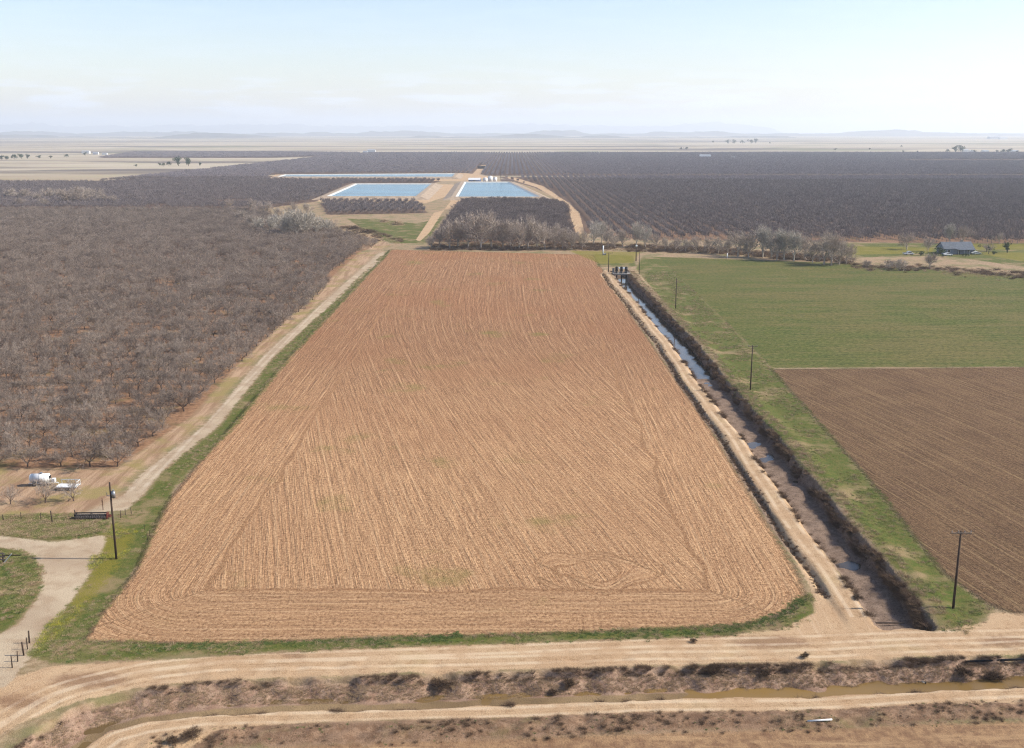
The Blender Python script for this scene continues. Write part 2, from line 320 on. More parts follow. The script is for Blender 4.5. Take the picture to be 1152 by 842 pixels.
# ------------------------------------------------------------------ numpy mesh helper
def np_mesh(name, V, F, mats, smooth=True, midx=None):
    """V (n,3); F (m,k) with k = 3 or 4"""
    me = bpy.data.meshes.new(name); V = np.asarray(V, np.float32); F = np.asarray(F, np.int32); k = F.shape[1]
    me.vertices.add(len(V)); me.vertices.foreach_set('co', V.ravel())
    me.loops.add(F.size); me.loops.foreach_set('vertex_index', F.ravel())
    me.polygons.add(len(F)); me.polygons.foreach_set('loop_start', np.arange(0, F.size, k, dtype=np.int32))
    me.polygons.foreach_set('use_smooth', np.full(len(F), smooth))
    if midx is not None: me.polygons.foreach_set('material_index', np.asarray(midx, np.int32))
    for m in (mats if isinstance(mats, (list, tuple)) else [mats]): me.materials.append(m)
    me.update(calc_edges=True); return me
def structure(name, me):
    o = bpy.data.objects.new(name, me); C.objects.link(o); o['kind'] = 'structure'; return o

# ------------------------------------------------------------------ the land: one fan-shaped sheet, cut into named zones
def build_land():
    ys = [74.0]
    while ys[-1] < 60000:
        y = ys[-1]
        r = .0022 if y < 200 else (.0042 if y < 560 else (.010 if y < 3500 else .05))
        ys.append(y * (1 + r))
    ys = np.array(ys); nc = 900
    tt = np.linspace(-1, 1, nc)
    Yg = np.repeat(ys, nc); Xg = (tt[None, :] * (0.62 * ys + 32)[:, None]).ravel()
    Zg = height(Xg, Yg)
    A = {}
    A['field'] = sd_poly(Z_FIELD, Xg, Yg); A['brown'] = sd_poly(Z_BROWN, Xg, Yg); A['green'] = sd_poly(Z_GREEN, Xg, Yg); A['bottom'] = sd_poly(Z_BOTTOM, Xg, Yg)
    mx = lambda L: np.maximum.reduce([sd_poly(p, Xg, Yg) for p in L])
    A['road'] = np.maximum(mx(Z_ROADS), mx(Z_POND_BANK)); A['gravel'] = mx(Z_GRAVEL); A['grass'] = mx(Z_GRASS); A['yellow'] = mx(Z_YELLOW); A['shoulder'] = mx(Z_SHOULDER); A['orchard'] = mx(Z_ORCH)
    s = side_line(DITCH, Xg, Yg)
    A['ditch'] = np.minimum(4.6 - s, s + 2.3); A['dmud'] = 1.5 - np.abs(s + .2 + .28 * wob(Xg, Yg, 5, 20)); A['berm'] = 2.0 - np.abs(s + 6.6)
    c = canal_center(Yg)
    A['canal'] = np.minimum(3.9 - np.abs(Xg - c), np.minimum(Yg - CN, CF + 1 - Yg))
    seep = np.minimum(.8 - np.abs(Xg - c + 7.75), np.minimum(Yg - 127.5, 452 - Yg))
    A['canal'] = np.maximum(A['canal'], seep)
    A['nearend'] = sstep(330, 135, Yg); A['damp'] = mx([poly(*[(cx + rx * math.cos(a), cy + ry * math.sin(a)) for a in np.linspace(0, 6.1, 14)]) for cx, cy, rx, ry in ((100, 766, 42, 9), (85, 768, 18, 5), (868, 723, 42, 7), (330, 738, 14, 3), (1130, 722, 30, 6), (20, 790, 26, 8))])
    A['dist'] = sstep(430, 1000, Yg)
    A['far'] = sstep(1000, 1800, Yg)
    # tillage directions
    ca, sa = math.cos(R(13.5)), math.sin(R(13.5)); jit = .7 * wob(Xg, Yg, 4, 14)
    bend = 5 * np.sin(Yg * .011)
    Yt = 335 - 1.2 * (Xg + 41); fu = (Xg + .24 * (Yg - 30 * np.logaddexp(0, (Yg - Yt) / 30) - 130)) * ca; fv = Yg * 1.0
    qx = np.maximum(-41 - (Xg + .014 * (Yg - 130)), Xg - 26); qy = 130.6 - Yg
    outb = (qx + jit > 0) | (qy + jit * .5 > 0)
    qx0, qy0 = np.maximum(qx, 0), np.maximum(qy, 0)
    fu = np.where(outb, np.where(qy0 > 0, np.hypot(qx0, qy0), qx0) + 40, fu)
    fv = np.where(outb, np.where(qx0 > qy0, Yg, Xg), fv)
    ex, ey = P(668, 642); el = np.hypot((Xg - ex) / 1.35, (Yg - ey)) + 1.3 * jit + .5 * np.sin(Xg * .9); inel = (el < 6.6) & (el > 3.6) & (np.sin(Xg * .35 + Yg * .3) > -.75)
    fu = np.where(inel, el + 20, fu); fv = np.where(inel, np.arctan2(Yg - ey, Xg - ex) * 5, fv)
    br = A['brown'] > -6
    fu = np.where(br, Xg * ca + Yg * sa + 2 * np.sin(Yg * .02), fu); fv = np.where(br, -Xg * sa + Yg * ca, fv)
    A['seam'] = np.minimum.reduce([np.abs(el - 6.6) * 2.2, np.abs(el - 3.6) * 2.2, np.abs(np.maximum(qx + jit, qy + jit * .5))])
    A['fu'] = fu; A['fv'] = fv
    # wheel tracks run along the roads
    fore = (Yg < 117)
    A['ru'] = np.where(fore, s, np.where(Xg > 0, Xg - c, Xg + .03 * Yg)); A['rv'] = np.where(fore, Xg, Yg)
    rut = lambda d: np.abs(np.abs(d) - .85)
    A['rut'] = np.minimum.reduce([rut(Xg - c + 5.1 + .15 * np.sin(Yg * .05)) + 9 * (Yg < 122), rut(s - 7.6 + .4 * np.sin(Xg * .04)), rut(s - 10.2 - .3 * np.sin(Xg * .05)), rut(s + 3.6 + .2 * np.sin(Xg * .07)), rut(Xg + 64.6 + .02 * (Yg - 180)) + 9 * (Yg < 170)])
    nr = len(ys)
    i = (np.arange(nr - 1)[:, None] * nc + np.arange(nc - 1)[None, :]).ravel()
    F = np.stack([i, i + 1, i + 1 + nc, i + nc], 1)
    fm = lambda a: A[a][F].mean(1)
    zone = np.zeros(len(F), np.int8)
    names = ['ground', 'dry_plain', 'orchard_ground', 'dirt_shoulder', 'green_field', 'ploughed_field', 'brown_field', 'stubble_field', 'ditch', 'bank', 'grass_verge', 'canal_bed', 'dirt_road', 'gravel_road']
    for k, a in enumerate([None, 'far', 'orchard', 'shoulder', 'green', 'field', 'brown', 'bottom', 'ditch', 'berm', 'grass', 'canal', 'road', 'gravel']):
        if a: zone[fm(a) > (0.4 if a == 'far' else 0)] = k
    mat = ground_material()
    for k, nm in enumerate(names):
        f = F[zone == k]
        if not len(f): continue
        used, inv = np.unique(f, return_inverse=True)
        me = np_mesh(nm, np.stack([Xg[used], Yg[used], Zg[used]], 1), inv.reshape(f.shape), mat)
        for a, v in A.items():
            me.attributes.new(a, 'FLOAT', 'POINT').data.foreach_set('value', v[used].astype(np.float32))
        structure(nm, me)
    # earth under and behind everything
    q = 90000
    me = np_mesh('earth', [(-q, -q, -9), (q, -q, -9), (q, q, -9), (-q, q, -9)], [(0, 1, 2, 3)], simple('earth_soil', srgb(150, 126, 98, .6)))
    structure('earth', me)
build_land()
def gz(x, y): return float(height(np.array([x]), np.array([y]))[0])

# ------------------------------------------------------------------ water
def water_mat(name, col, rough=.04, bump=.02, scale=1.5, spec=.5):
    t = NT(name); t.color(t.mix(t.ramp(t.noise(t.mul(t.pos(), (.012, .06, 1)), 1.0, 4, .6), .38, .64), tuple(c * .72 for c in col[:3]) + (1,), tuple(min(1, c * 1.25) for c in col[:3]) + (1,)))
    t.b.inputs['Roughness'].default_value = rough; t.b.inputs['Specular IOR Level'].default_value = spec; t.b.inputs['IOR'].default_value = 1.33
    t.l.new(t.bump(t.noise(t.pos(), scale, 3, .6), .35, bump), t.b.inputs['Normal']); return t.mat
def sheet(name, pts, z, mat):
    bm = bmesh.new(); f = bm.faces.new([bm.verts.new((x, y, z)) for x, y in pts]); f.normal_update()
    if f.normal.z < 0: bmesh.ops.reverse_faces(bm, faces=[f])
    me = bpy.data.meshes.new(name); bm.to_mesh(me); bm.free(); me.materials.append(mat); return structure(name, me)
Yc = np.linspace(CN, CF, 90); cc = canal_center(Yc)
sheet('canal_water', [(a - 3.3, b) for a, b in zip(cc, Yc)] + [(a + 3.3, b) for a, b in list(zip(cc, Yc))[::-1]], -2.06, water_mat('canal_water', srgb(92, 80, 62, .5), .06, .02, .8))
up = [(x, y + .0) for x, y in DITCH[1:-1]]
N_ = []
for i, (x, y) in enumerate(up):
    a = Vector(up[max(0, i - 1)]); b = Vector(up[min(len(up) - 1, i + 1)]); d = (b - a).normalized(); N_.append(Vector((-d.y, d.x)))
sheet('ditch_water', [(x + n.x * 2.8, y + n.y * 2.8) for (x, y), n in zip(up, N_)] + [(x - n.x * 2.2, y - n.y * 2.2) for (x, y), n in list(zip(up, N_))[::-1]], -1.47, water_mat('ditch_water', srgb(150, 120, 72, .5), .2, .01, 2, .2))

# ------------------------------------------------------------------ objects: naming and mesh helpers
def tag(o, label, cat, group=None, kind=None):
    if label: o['label'] = label
    if cat: o['category'] = cat
    if group: o['group'] = group
    if kind: o['kind'] = kind
    return o
def empty(name, loc, rz=0, label=None, cat=None, group=None):
    o = bpy.data.objects.new(name, None); C.objects.link(o); o.location = loc; o.rotation_euler = (0, 0, rz); o.empty_display_size = .5
    return tag(o, label, cat, group)
def link(name, me, parent=None):
    o = bpy.data.objects.new(name, me); C.objects.link(o)
    if parent: o.parent = parent
    return o
class MB:
    def __init__(s): s.bm = bmesh.new()
    def box(s, c, d, rz=0, bev=0.0, rot=None):
        import mathutils
        r = bmesh.ops.create_cube(s.bm, size=1); vs = r['verts']
        M = mathutils.Matrix.Translation(c) @ (rot.to_4x4() if rot is not None else mathutils.Matrix.Rotation(rz, 4, 'Z')) @ mathutils.Matrix.Diagonal((*d, 1))
        bmesh.ops.transform(s.bm, matrix=M, verts=vs)
        if bev: bmesh.ops.bevel(s.bm, geom=list({e for v in vs for e in v.link_edges}), offset=bev, segments=2, affect='EDGES')
        return s
    def rod(s, a, b, r0, r1=None, n=8, cap=True):
        a, b = Vector(a), Vector(b); r1 = r0 if r1 is None else r1
        d = (b - a); L = d.length
        if L < 1e-6: return s
        q = d.to_track_quat('Z', 'Y').to_matrix().to_4x4(); q.translation = a + d * .5
        bmesh.ops.create_cone(s.bm, cap_ends=cap, segments=n, radius1=r0, radius2=max(r1, 1e-4), depth=L, matrix=q); return s
    def ball(s, c, r, sc=(1, 1, 1), u=14, v=9):
        import mathutils
        M = mathutils.Matrix.Translation(c) @ mathutils.Matrix.Diagonal((*sc, 1))
        bmesh.ops.create_uvsphere(s.bm, u_segments=u, v_segments=v, radius=r, matrix=M); return s
    def prism(s, prof, a, b, axis='x'):
        """profile of (across, z) pairs extruded along x (or y) from a to b"""
        f = (lambda t, p: (t, p[0], p[1])) if axis == 'x' else (lambda t, p: (p[0], t, p[1]))
        A = [s.bm.verts.new(f(a, p)) for p in prof]; B = [s.bm.verts.new(f(b, p)) for p in prof]; n = len(prof)
        for i in range(n): s.bm.faces.new((A[i], A[(i + 1) % n], B[(i + 1) % n], B[i]))
        s.bm.faces.new(A); s.bm.faces.new(B[::-1]); return s
    def build(s, name, mat, parent=None, smooth=False):
        bmesh.ops.recalc_face_normals(s.bm, faces=s.bm.faces)
        me = bpy.data.meshes.new(name); s.bm.to_mesh(me); s.bm.free(); me.materials.append(mat)
        if smooth:
            for p in me.polygons: p.use_smooth = len(p.vertices) <= 4
        return link(name, me, parent)
def copy_tree(o, loc, rz=0, sc=1.0, label=None, group=None, cat=None):
    c = o.copy(); C.objects.link(c); c.location = loc; c.rotation_euler = (0, 0, rz); c.scale = (sc,) * 3 if not isinstance(sc, tuple) else sc
    if label: c['label'] = label
    if group: c['group'] = group
    if cat: c['category'] = cat
    for ch in list(o.children):
        d = ch.copy(); C.objects.link(d); d.parent = c
        for g in list(ch.children):
            e = g.copy(); C.objects.link(e); e.parent = d
    return c

# reservoirs: liner basin, earth bank and water
liner = simple('pale_liner', srgb(206, 206, 198, .72), .6, var=.08, scale=.2)
pond_blue = water_mat('reservoir_water', srgb(100, 150, 170, .5), .22, .12, .6, .22)
bank_soil = simple('bank_soil', srgb(190, 166, 138, .62), .9, var=.3, scale=.3)
for nm, pg, lw, bw in (('reservoir', Z_POND[0], 1.8, 9), ('reservoir', Z_POND[1], 1.8, 8), ('reservoir', Z_POND[2], 1.0, 8)):
    # inner edge = pg at water level
    def off(d):
        n = len(pg); out = []
        area = sum(pg[i][0] * pg[(i + 1) % n][1] - pg[(i + 1) % n][0] * pg[i][1] for i in range(n)); sg = -1 if area > 0 else 1
        for i in range(n):
            p0, p1, p2 = Vector(pg[i - 1]), Vector(pg[i]), Vector(pg[(i + 1) % n])
            d1 = (p1 - p0).normalized(); d2 = (p2 - p1).normalized(); n1 = Vector((-d1.y, d1.x)) * sg; n2 = Vector((-d2.y, d2.x)) * sg
            b = (n1 + n2); b = b / max(.3, b.dot(n1)); out.append(p1 + b * d)
        return out
    rings = [(off(-1), .9), (off(lw), 2.6), (off(lw + 4), 2.65), (off(lw + bw + 4), -.2)]
    V = [(p.x, p.y, z) for rr, z in rings for p in rr]; n = len(pg); F = []; mi = []
    for r_ in range(3):
        for i in range(n):
            F.append((r_ * n + i, r_ * n + (i + 1) % n, (r_ + 1) * n + (i + 1) % n, (r_ + 1) * n + i)); mi.append(0 if r_ == 0 else 1)
    me = np_mesh('reservoir_bank', V, F, [liner, bank_soil], smooth=False, midx=mi); structure('reservoir_bank', me)
    sheet('reservoir_water', [tuple(p) for p in off(0)], POND_Z, pond_blue)

# ------------------------------------------------------------------ bare trees
def ribbon(V, F, a, b, w0, w1, rng):
    d = b - a; ax = rng.normal(size=3); n = np.cross(d, ax); n /= (np.linalg.norm(n) + 1e-9)
    k = len(V)
    if w1 <= .001:
        V += [a + n * w0 / 2, a - n * w0 / 2, b]; F.append((k, k + 1, k + 2, k + 2))
    else:
        V += [a + n * w0 / 2, a - n * w0 / 2, b - n * w1 / 2, b + n * w1 / 2]; F.append((k, k + 1, k + 2, k + 3))
def tube(V, F, a, b, r0, r1, n=5):
    d = b - a; u = np.cross(d, [0.3, 0.9, 0.2]); u /= np.linalg.norm(u); v = np.cross(d, u); v /= np.linalg.norm(v); k = len(V)
    for c, r in ((a, r0), (b, r1)):
        for i in range(n):
            t = 2 * math.pi * i / n; V.append(c + (u * math.cos(t) + v * math.sin(t)) * r)
    for i in range(n): F.append((k + i, k + (i + 1) % n, k + n + (i + 1) % n, k + n + i))
def bare_tree(seed, H=5.0, trunk=.8, tr=.13, limbs=5, incl=(28, 55), L=(2.1, 1.3, .85, .6), kids=(2, 2, 2), tw=.026, up=.10, leader=False, keep=1.0):
    rng = np.random.default_rng(seed); TV, TF, CV, CF = [], [], [], []
    def norm(v): return v / (np.linalg.norm(v) + 1e-9)
    def grow(p, d, ln, r, lv):
        if lv == 3:
            e = p + norm(d + rng.normal(size=3) * .25 + [0, 0, .15]) * ln * rng.uniform(.6, 1.3); ribbon(CV, CF, p, e, tw, 0.0, rng); return
        ns = 3; seg = ln / ns
        for i in range(ns):
            d = norm(d + rng.normal(size=3) * .20 + np.array([0, 0, up]))
            q = p + d * seg; ra, rb = r * (1 - .25 * i), r * (1 - .25 * (i + 1))
            if lv == 0: tube(TV, TF, p, q, ra, rb, 5)
            elif lv == 1: tube(CV, CF, p, q, ra * .9, rb * .9, 3)
            else: ribbon(CV, CF, p, q, max(tw * 1.3, ra * 1.6), max(tw * 1.2, rb * 1.6), rng)
            p = q
            for _ in range(kids[lv] + (1 if i == ns - 1 else 0)):
                if rng.random() > keep: continue
                ax = norm(np.cross(d, rng.normal(size=3))); an = math.radians(rng.uniform(22, 62)) * (.6 if i == ns - 1 else 1)
                grow(p, norm(d * math.cos(an) + ax * math.sin(an)), L[lv + 1] * rng.uniform(.7, 1.2), r * .45, lv + 1)
    base = np.array([0., 0., -.1]); top = np.array([rng.normal() * .06, rng.normal() * .06, trunk])
    tube(TV, TF, base, top, tr * 1.25, tr * .95, 7)
    a0 = rng.uniform(0, 6.28)
    for k in range(limbs):
        az = a0 + 6.283 * k / limbs + rng.normal() * .25; inc = math.radians(rng.uniform(*incl))
        if leader and k == 0: inc = math.radians(6)
        dd = np.array([math.sin(inc) * math.cos(az), math.sin(inc) * math.sin(az), math.cos(inc)])
        grow(top - np.array([0, 0, rng.uniform(0, .15) * trunk]), dd, L[0] * rng.uniform(.85, 1.15), tr * .6, 0)
    TV, CV = np.array(TV), np.array(CV)
    hz = CV[:, 2].max(); k = H / hz; TV *= k; CV *= k
    return (TV, np.array(TF)), (CV, np.array(CF))
def bark(name, a, b):
    t = NT(name); t.color(t.mix(t.m('ADD', t.m('MULTIPLY', t.rnd(), .6), t.m('MULTIPLY', t.noise(t.pos(), .8, 3), .4)), a, b)); t.b.inputs['Specular IOR Level'].default_value = .1; return t.mat
m_twig = bark('almond_twigs', srgb(140, 124, 112, .56), srgb(194, 176, 158, .60))
m_trunk = bark('almond_bark', srgb(92, 76, 66, .6), srgb(120, 100, 88, .6))
m_dark = bark('dark_twigs', srgb(122, 112, 110, .6), srgb(150, 138, 134, .6))
m_pale = bark('pale_twigs', srgb(192, 182, 166, .66), srgb(214, 202, 184, .66))
m_brown = bark('brown_twigs', srgb(160, 144, 130, .76), srgb(200, 184, 166, .76))
HID = {}
def variant(key, n, mt, mc, **kw):
    L = []
    for i in range(n):
        (tv, tf), (cv, cf) = bare_tree(1000 + 17 * i + (sum(map(ord, key)) % 991), **kw)
        L.append((np_mesh(key + '_trunk', tv, tf, mt), np_mesh(key + '_crown', cv, cf, mc, smooth=False)))
    HID[key] = L; return L
ALM = variant('orchard_tree', 6, m_trunk, m_twig, H=5.0, trunk=.9, tr=.13, limbs=5, L=(2.3, 1.5, .95, .7), kids=(2, 2, 3), tw=.034)
HEDGE = variant('hedge_tree', 6, m_brown, m_brown, H=9.0, trunk=1.6, tr=.22, limbs=6, incl=(10, 50), L=(3.6, 2.4, 1.5, 1.0), kids=(2, 2, 2), tw=.07, leader=True)
PALE = variant('pale_tree', 4, m_pale, m_pale, H=9.0, trunk=1.4, tr=.2, limbs=6, incl=(8, 40), L=(3.8, 2.4, 1.5, 1.1), kids=(2, 2, 2), tw=.075, leader=True, up=.2)
m_bush = bark('bush_twigs', srgb(84, 68, 54, .7), srgb(116, 94, 74, .7))
DBUSH = variant('dry_bush', 3, m_bush, m_bush, H=1.6, trunk=.2, tr=.05, limbs=11, incl=(10, 75), L=(.8, .55, .4, .3), kids=(2, 2, 2), tw=.022)
SMALL = variant('small_tree', 3, m_trunk, m_brown, H=3.6, trunk=.6, tr=.1, limbs=5, incl=(18, 50), L=(1.7, 1.1, .7, .5), kids=(2, 2, 2), tw=.03, keep=.9)
SHRUB = variant('bare_shrub', 4, m_brown, m_brown, H=2.6, trunk=.25, tr=.07, limbs=8, incl=(15, 65), L=(1.2, .8, .5, .4), kids=(2, 2, 2), tw=.035, keep=.8)
def place_tree(key, i, x, y, s, rz, name, label, cat='tree', group=None, z=None):
    tm, cm = HID[key][i % len(HID[key])]
    o = empty(name, (x, y, gz(x, y) if z is None else z), rz, label, cat, group); o.scale = s if isinstance(s, tuple) else (s,) * 3
    link('trunk', tm, o); link('crown', cm, o); return o

# stuff made of scattered copies (geometry nodes)
def joined(name, me_list):
    V, F, M, mats = [], [], [], []; k = 0
    for me in me_list:
        n = len(me.vertices); v = np.empty(n * 3, np.float32); me.vertices.foreach_get('co', v); f = np.empty(len(me.loops), np.int32); me.loops.foreach_get('vertex_index', f)
        V.append(v.reshape(-1, 3)); F.append(f.reshape(-1, 4) + k); M.append(np.full(len(f) // 4, len(mats))); mats.append(me.materials[0]); k += n
    return np_mesh(name, np.concatenate(V), np.concatenate(F), mats, smooth=False, midx=np.concatenate(M))
def scatter(name, pts, scl, rot, protos, label, cat, tilt=None):
    col = bpy.data.collections.new(name + '_kinds')
    for i, me in enumerate(protos):
        col.objects.link(bpy.data.objects.new('%s_kind_%02d' % (name, i), me))
    pts = np.asarray(pts, np.float32); n = len(pts)
    me = bpy.data.meshes.new(name); me.vertices.add(n); me.vertices.foreach_set('co', pts.ravel())
    me.attributes.new('scl', 'FLOAT_VECTOR', 'POINT').data.foreach_set('vector', np.asarray(scl, np.float32).ravel())
    r3 = np.zeros((n, 3), np.float32); r3[:, 2] = rot
    if tilt is not None: r3[:, :2] = tilt
    me.attributes.new('rot', 'FLOAT_VECTOR', 'POINT').data.foreach_set('vector', r3.ravel())
    me.attributes.new('pick', 'INT', 'POINT').data.foreach_set('value', np.random.default_rng(n).integers(0, len(protos), n).astype(np.int32))
    o = link(name, me); tag(o, label, cat, None, 'stuff')
    g = bpy.data.node_groups.new(name, 'GeometryNodeTree')
    g.interface.new_socket('Geometry', in_out='INPUT', socket_type='NodeSocketGeometry'); g.interface.new_socket('Geometry', in_out='OUTPUT', socket_type='NodeSocketGeometry')
    gi, go = g.nodes.new('NodeGroupInput'), g.nodes.new('NodeGroupOutput'); ip = g.nodes.new('GeometryNodeInstanceOnPoints'); ci = g.nodes.new('GeometryNodeCollectionInfo')
    ci.inputs['Collection'].default_value = col; ci.inputs['Separate Children'].default_value = True; ci.inputs['Reset Children'].default_value = True
    def at(nm, ty):
        a = g.nodes.new('GeometryNodeInputNamedAttribute'); a.data_type = ty; a.inputs['Name'].default_value = nm; return [s for s in a.outputs if s.enabled][0]
    g.links.new(gi.outputs[0], ip.inputs['Points']); g.links.new(ci.outputs[0], ip.inputs['Instance']); ip.inputs['Pick Instance'].default_value = True
    g.links.new(at('pick', 'INT'), ip.inputs['Instance Index']); g.links.new(at('rot', 'FLOAT_VECTOR'), ip.inputs['Rotation']); g.links.new(at('scl', 'FLOAT_VECTOR'), ip.inputs['Scale'])
    g.links.new(ip.outputs[0], go.inputs[0])
    md = o.modifiers.new(name, 'NODES'); md.node_group = g; return o
rs = np.random.default_rng(11)
def grid_in(pg, dx, dy, x0=0.0, jit=.5):
    xs = np.arange(math.floor((pg[:, 0].min() - x0) / dx) * dx + x0, pg[:, 0].max(), dx); ys = np.arange(pg[:, 1].min(), pg[:, 1].max(), dy)
    X, Y = np.meshgrid(xs, ys); X, Y = X.ravel(), Y.ravel(); m = (np.abs(X) < .58 * Y + 30)
    X, Y = X[m], Y[m]; m = sd_poly(pg, X, Y, 30) > 1.0; X, Y = X[m], Y[m]
    return X + rs.normal(size=len(X)) * jit * .5, Y + rs.normal(size=len(X)) * jit * .5
GAPS = [poly((1018,180.2),(1500,180.2),(1500,182.6),(1018,182.3)), poly((560,198.4),(1600,198.2),(1600,200.2),(560,200.0)), poly((600,186.6),(1600,186.4),(1600,187.2),(600,187.3))]
clear = [p for p in Z_POND_BANK + Z_ROADS[2:]] + GAPS
def keep_clear(X, Y, d=3.0):
    m = np.ones(len(X), bool)
    for p in clear: m &= sd_poly(p, X, Y, 20) < (-d if len(p) > 4 or p[0][1] < 1200 else -.1)
    return X[m], Y[m]
# left orchard: the nearest trees one by one, the rest as one mass
rows_y = np.arange(183.5, 860, 6.5); LX, LY = [], []
edge_p = Z_ORCH[0]
for y in rows_y:
    x = -72.4 - (y - 183) * .005
    while x > -.6 * y - 30: LX.append(x); LY.append(y); x -= 5.4
LX, LY = np.array(LX), np.array(LY); m = sd_poly(edge_p, LX, LY, 30) > -1.5
LX, LY = LX[m] + rs.normal(size=m.sum()) * .35, LY[m] + rs.normal(size=m.sum()) * .35
gap = rs.random(len(LX)) > .05; LX, LY = LX[gap], LY[gap]
order = np.argsort(np.hypot(LX, LY)); inview = (LX > -.50 * LY - 12)
near_i = [i for i in order if inview[i]][:296]; nset = np.zeros(len(LX), bool); nset[near_i] = True
for i in near_i:
    x, y = float(LX[i]), float(LY[i]); k = int(rs.integers(0, 6)); s = float(rs.uniform(.78, 1.2))
    front = y < 186
    place_tree('orchard_tree', k, x, y, (s * 1.14, s * 1.14, s * 1.05), float(rs.uniform(0, 6.28)), 'orchard_tree',
        'bare almond tree in the front row of the orchard behind the white tank' if front else 'leafless grey almond tree inside the dense orchard left of the dirt road', 'tree',
        'front row of the left orchard' if front else 'almond trees of the left orchard')
far_protos = [joined('orchard_tree_kind', [a, b]) for a, b in ALM]
m = ~nset; n = m.sum()
scatter('orchard_trees', np.stack([LX[m], LY[m], height(LX[m], LY[m])], 1), rs.uniform(.8, 1.2, (n, 1)) * np.array([1.15, 1.15, 1.05]), rs.uniform(0, 6.28, n), far_protos,
        'mass of leafless almond trees filling the back of the left orchard', 'orchard')
# far orchards: simpler trees
def far_tree(seed, n, w, mat, H=4.6, rad=2.7):
    rng = np.random.default_rng(seed); V, F = [], []
    tube(V, F, np.array([0, 0, -.2]), np.array([0, 0, 1.4]), .2, .14, 4)
    for i in range(n):
        az = rng.uniform(0, 6.28); rr = rad * math.sqrt(rng.random()) * .85; zc = rng.uniform(.25, .9)
        a = np.array([math.cos(az) * rr * .7, math.sin(az) * rr * .7, 1.1 + (H - 1.6) * zc * (1 - .35 * (rr / rad) ** 2)])
        d = np.array([math.cos(az) * rr / rad, math.sin(az) * rr / rad, .8]) + rng.normal(size=3) * .35
        ribbon(V, F, a, a + d / np.linalg.norm(d) * rng.uniform(.8, 1.5), w, w * .3, rng)
    return np_mesh('far_orchard_tree', np.array(V), np.array(F), mat, smooth=False)
FAR = [far_tree(i, 150, .16, m_dark) for i in range(5)]
FX, FY = [], []
for pg, dx, dy, x0 in ((Z_ORCH[1], 6.9, 5.2, 0), (Z_ORCH[2], 6.9, 5.6, 0), (Z_ORCH[3], 5.6, 6.2, 1), (Z_ORCH[5], 5.6, 5.6, 0), (Z_ORCH[6], 5.6, 5.6, 0), (Z_ORCH[7], 6.5, 6.5, 0)):
    X, Y = keep_clear(*grid_in(pg, dx, dy, x0)); FX.append(X); FY.append(Y)
FX, FY = np.concatenate(FX), np.concatenate(FY); n = len(FX); print('far trees', n)
fs = rs.uniform(.82, 1.15, n); fsc = np.stack([fs * rs.uniform(.66, .84, n), fs * 1.2, fs], 1)
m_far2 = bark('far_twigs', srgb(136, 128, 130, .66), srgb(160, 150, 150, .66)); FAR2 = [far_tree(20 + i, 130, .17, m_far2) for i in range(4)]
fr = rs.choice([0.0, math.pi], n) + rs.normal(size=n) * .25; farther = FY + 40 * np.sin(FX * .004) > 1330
miss = (wob(FX * .06, FY * .06, 6, 20) > 1.75) | (rs.random(n) < .03)
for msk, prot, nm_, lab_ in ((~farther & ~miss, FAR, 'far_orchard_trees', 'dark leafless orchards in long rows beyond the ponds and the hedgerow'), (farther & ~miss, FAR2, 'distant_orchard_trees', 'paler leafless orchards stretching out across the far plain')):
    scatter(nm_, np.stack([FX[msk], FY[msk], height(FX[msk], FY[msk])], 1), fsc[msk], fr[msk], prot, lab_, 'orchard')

exec_parts = []
# ------------------------------------------------------------------ hills on the horizon
def hills(name, D, depth, base, amp, seed, x0, x1, col, zmin=-8):
    rng = np.random.default_rng(seed); nx, ny = 420, 26
    xs = np.linspace(x0, x1, nx); prof = np.zeros(nx); u = (xs - x0) / (3600.0 if D < 20000 else 9000.0)
    for k in range(9 if D < 20000 else 4):
        f = 1.6 * 1.75 ** k; prof += (.62 ** k) * np.sin(u * f * 6.28 + rng.uniform(0, 6.28) + 1.3 * np.sin(u * f * 2.1 + rng.uniform(0, 6)))
    prof = base + amp * np.maximum(-.35, prof) 
    V = []
    for j in range(ny):
        t = j / (ny - 1); sh = math.sin(math.pi * min(t * 1.0, 1)) ** 1.2
        rough = 1 + .22 * np.sin(xs / 170 + j * 1.7 + 2 * np.sin(xs / 610 + j)) * math.sin(math.pi * t) + .1 * np.sin(xs / 61 + j * 2.3)
        V.append(np.stack([xs + 60 * np.sin(j * 2.1 + xs / 400), np.full(nx, D + depth * t), zmin + np.maximum(0, prof * sh * rough)], 1))
    V = np.concatenate(V); i = (np.arange(ny - 1)[:, None] * nx + np.arange(nx - 1)[None, :]).ravel()
    me = np_mesh(name, V, np.stack([i, i + 1, i + 1 + nx, i + nx], 1), col); structure(name, me)
hill_m = simple('hill_grass', srgb(136, 130, 116, .5), .95, var=.4, scale=.003)
hills('hills', 9000, 2200, 12, 14, 3, -9500, 2500, hill_m)
hills('hills', 12500, 3000, 36, 18, 8, -13000, 12500, hill_m)
hills('mountains', 23500, 5000, 165, 28, 21, -20000, 6000, hill_m)
# air: even haze
HZ = MB(); HZ.box((0, 14000, 180), (64000, 31000, 380)); hz = HZ.build('haze', hill_m); hz.data.materials.clear()
hm = bpy.data.materials.new('haze_air'); hm.use_nodes = True; hm.node_tree.nodes.clear()
ho = hm.node_tree.nodes.new('ShaderNodeOutputMaterial'); pv = hm.node_tree.nodes.new('ShaderNodeVolumePrincipled')
pv.inputs['Color'].default_value = (.87, .935, 1, 1); pv.inputs['Density'].default_value = 0.95e-4; pv.inputs['Anisotropy'].default_value = .25
hm.node_tree.links.new(pv.outputs[0], ho.inputs['Volume']); hz.data.materials.append(hm); hz['kind'] = 'stuff'
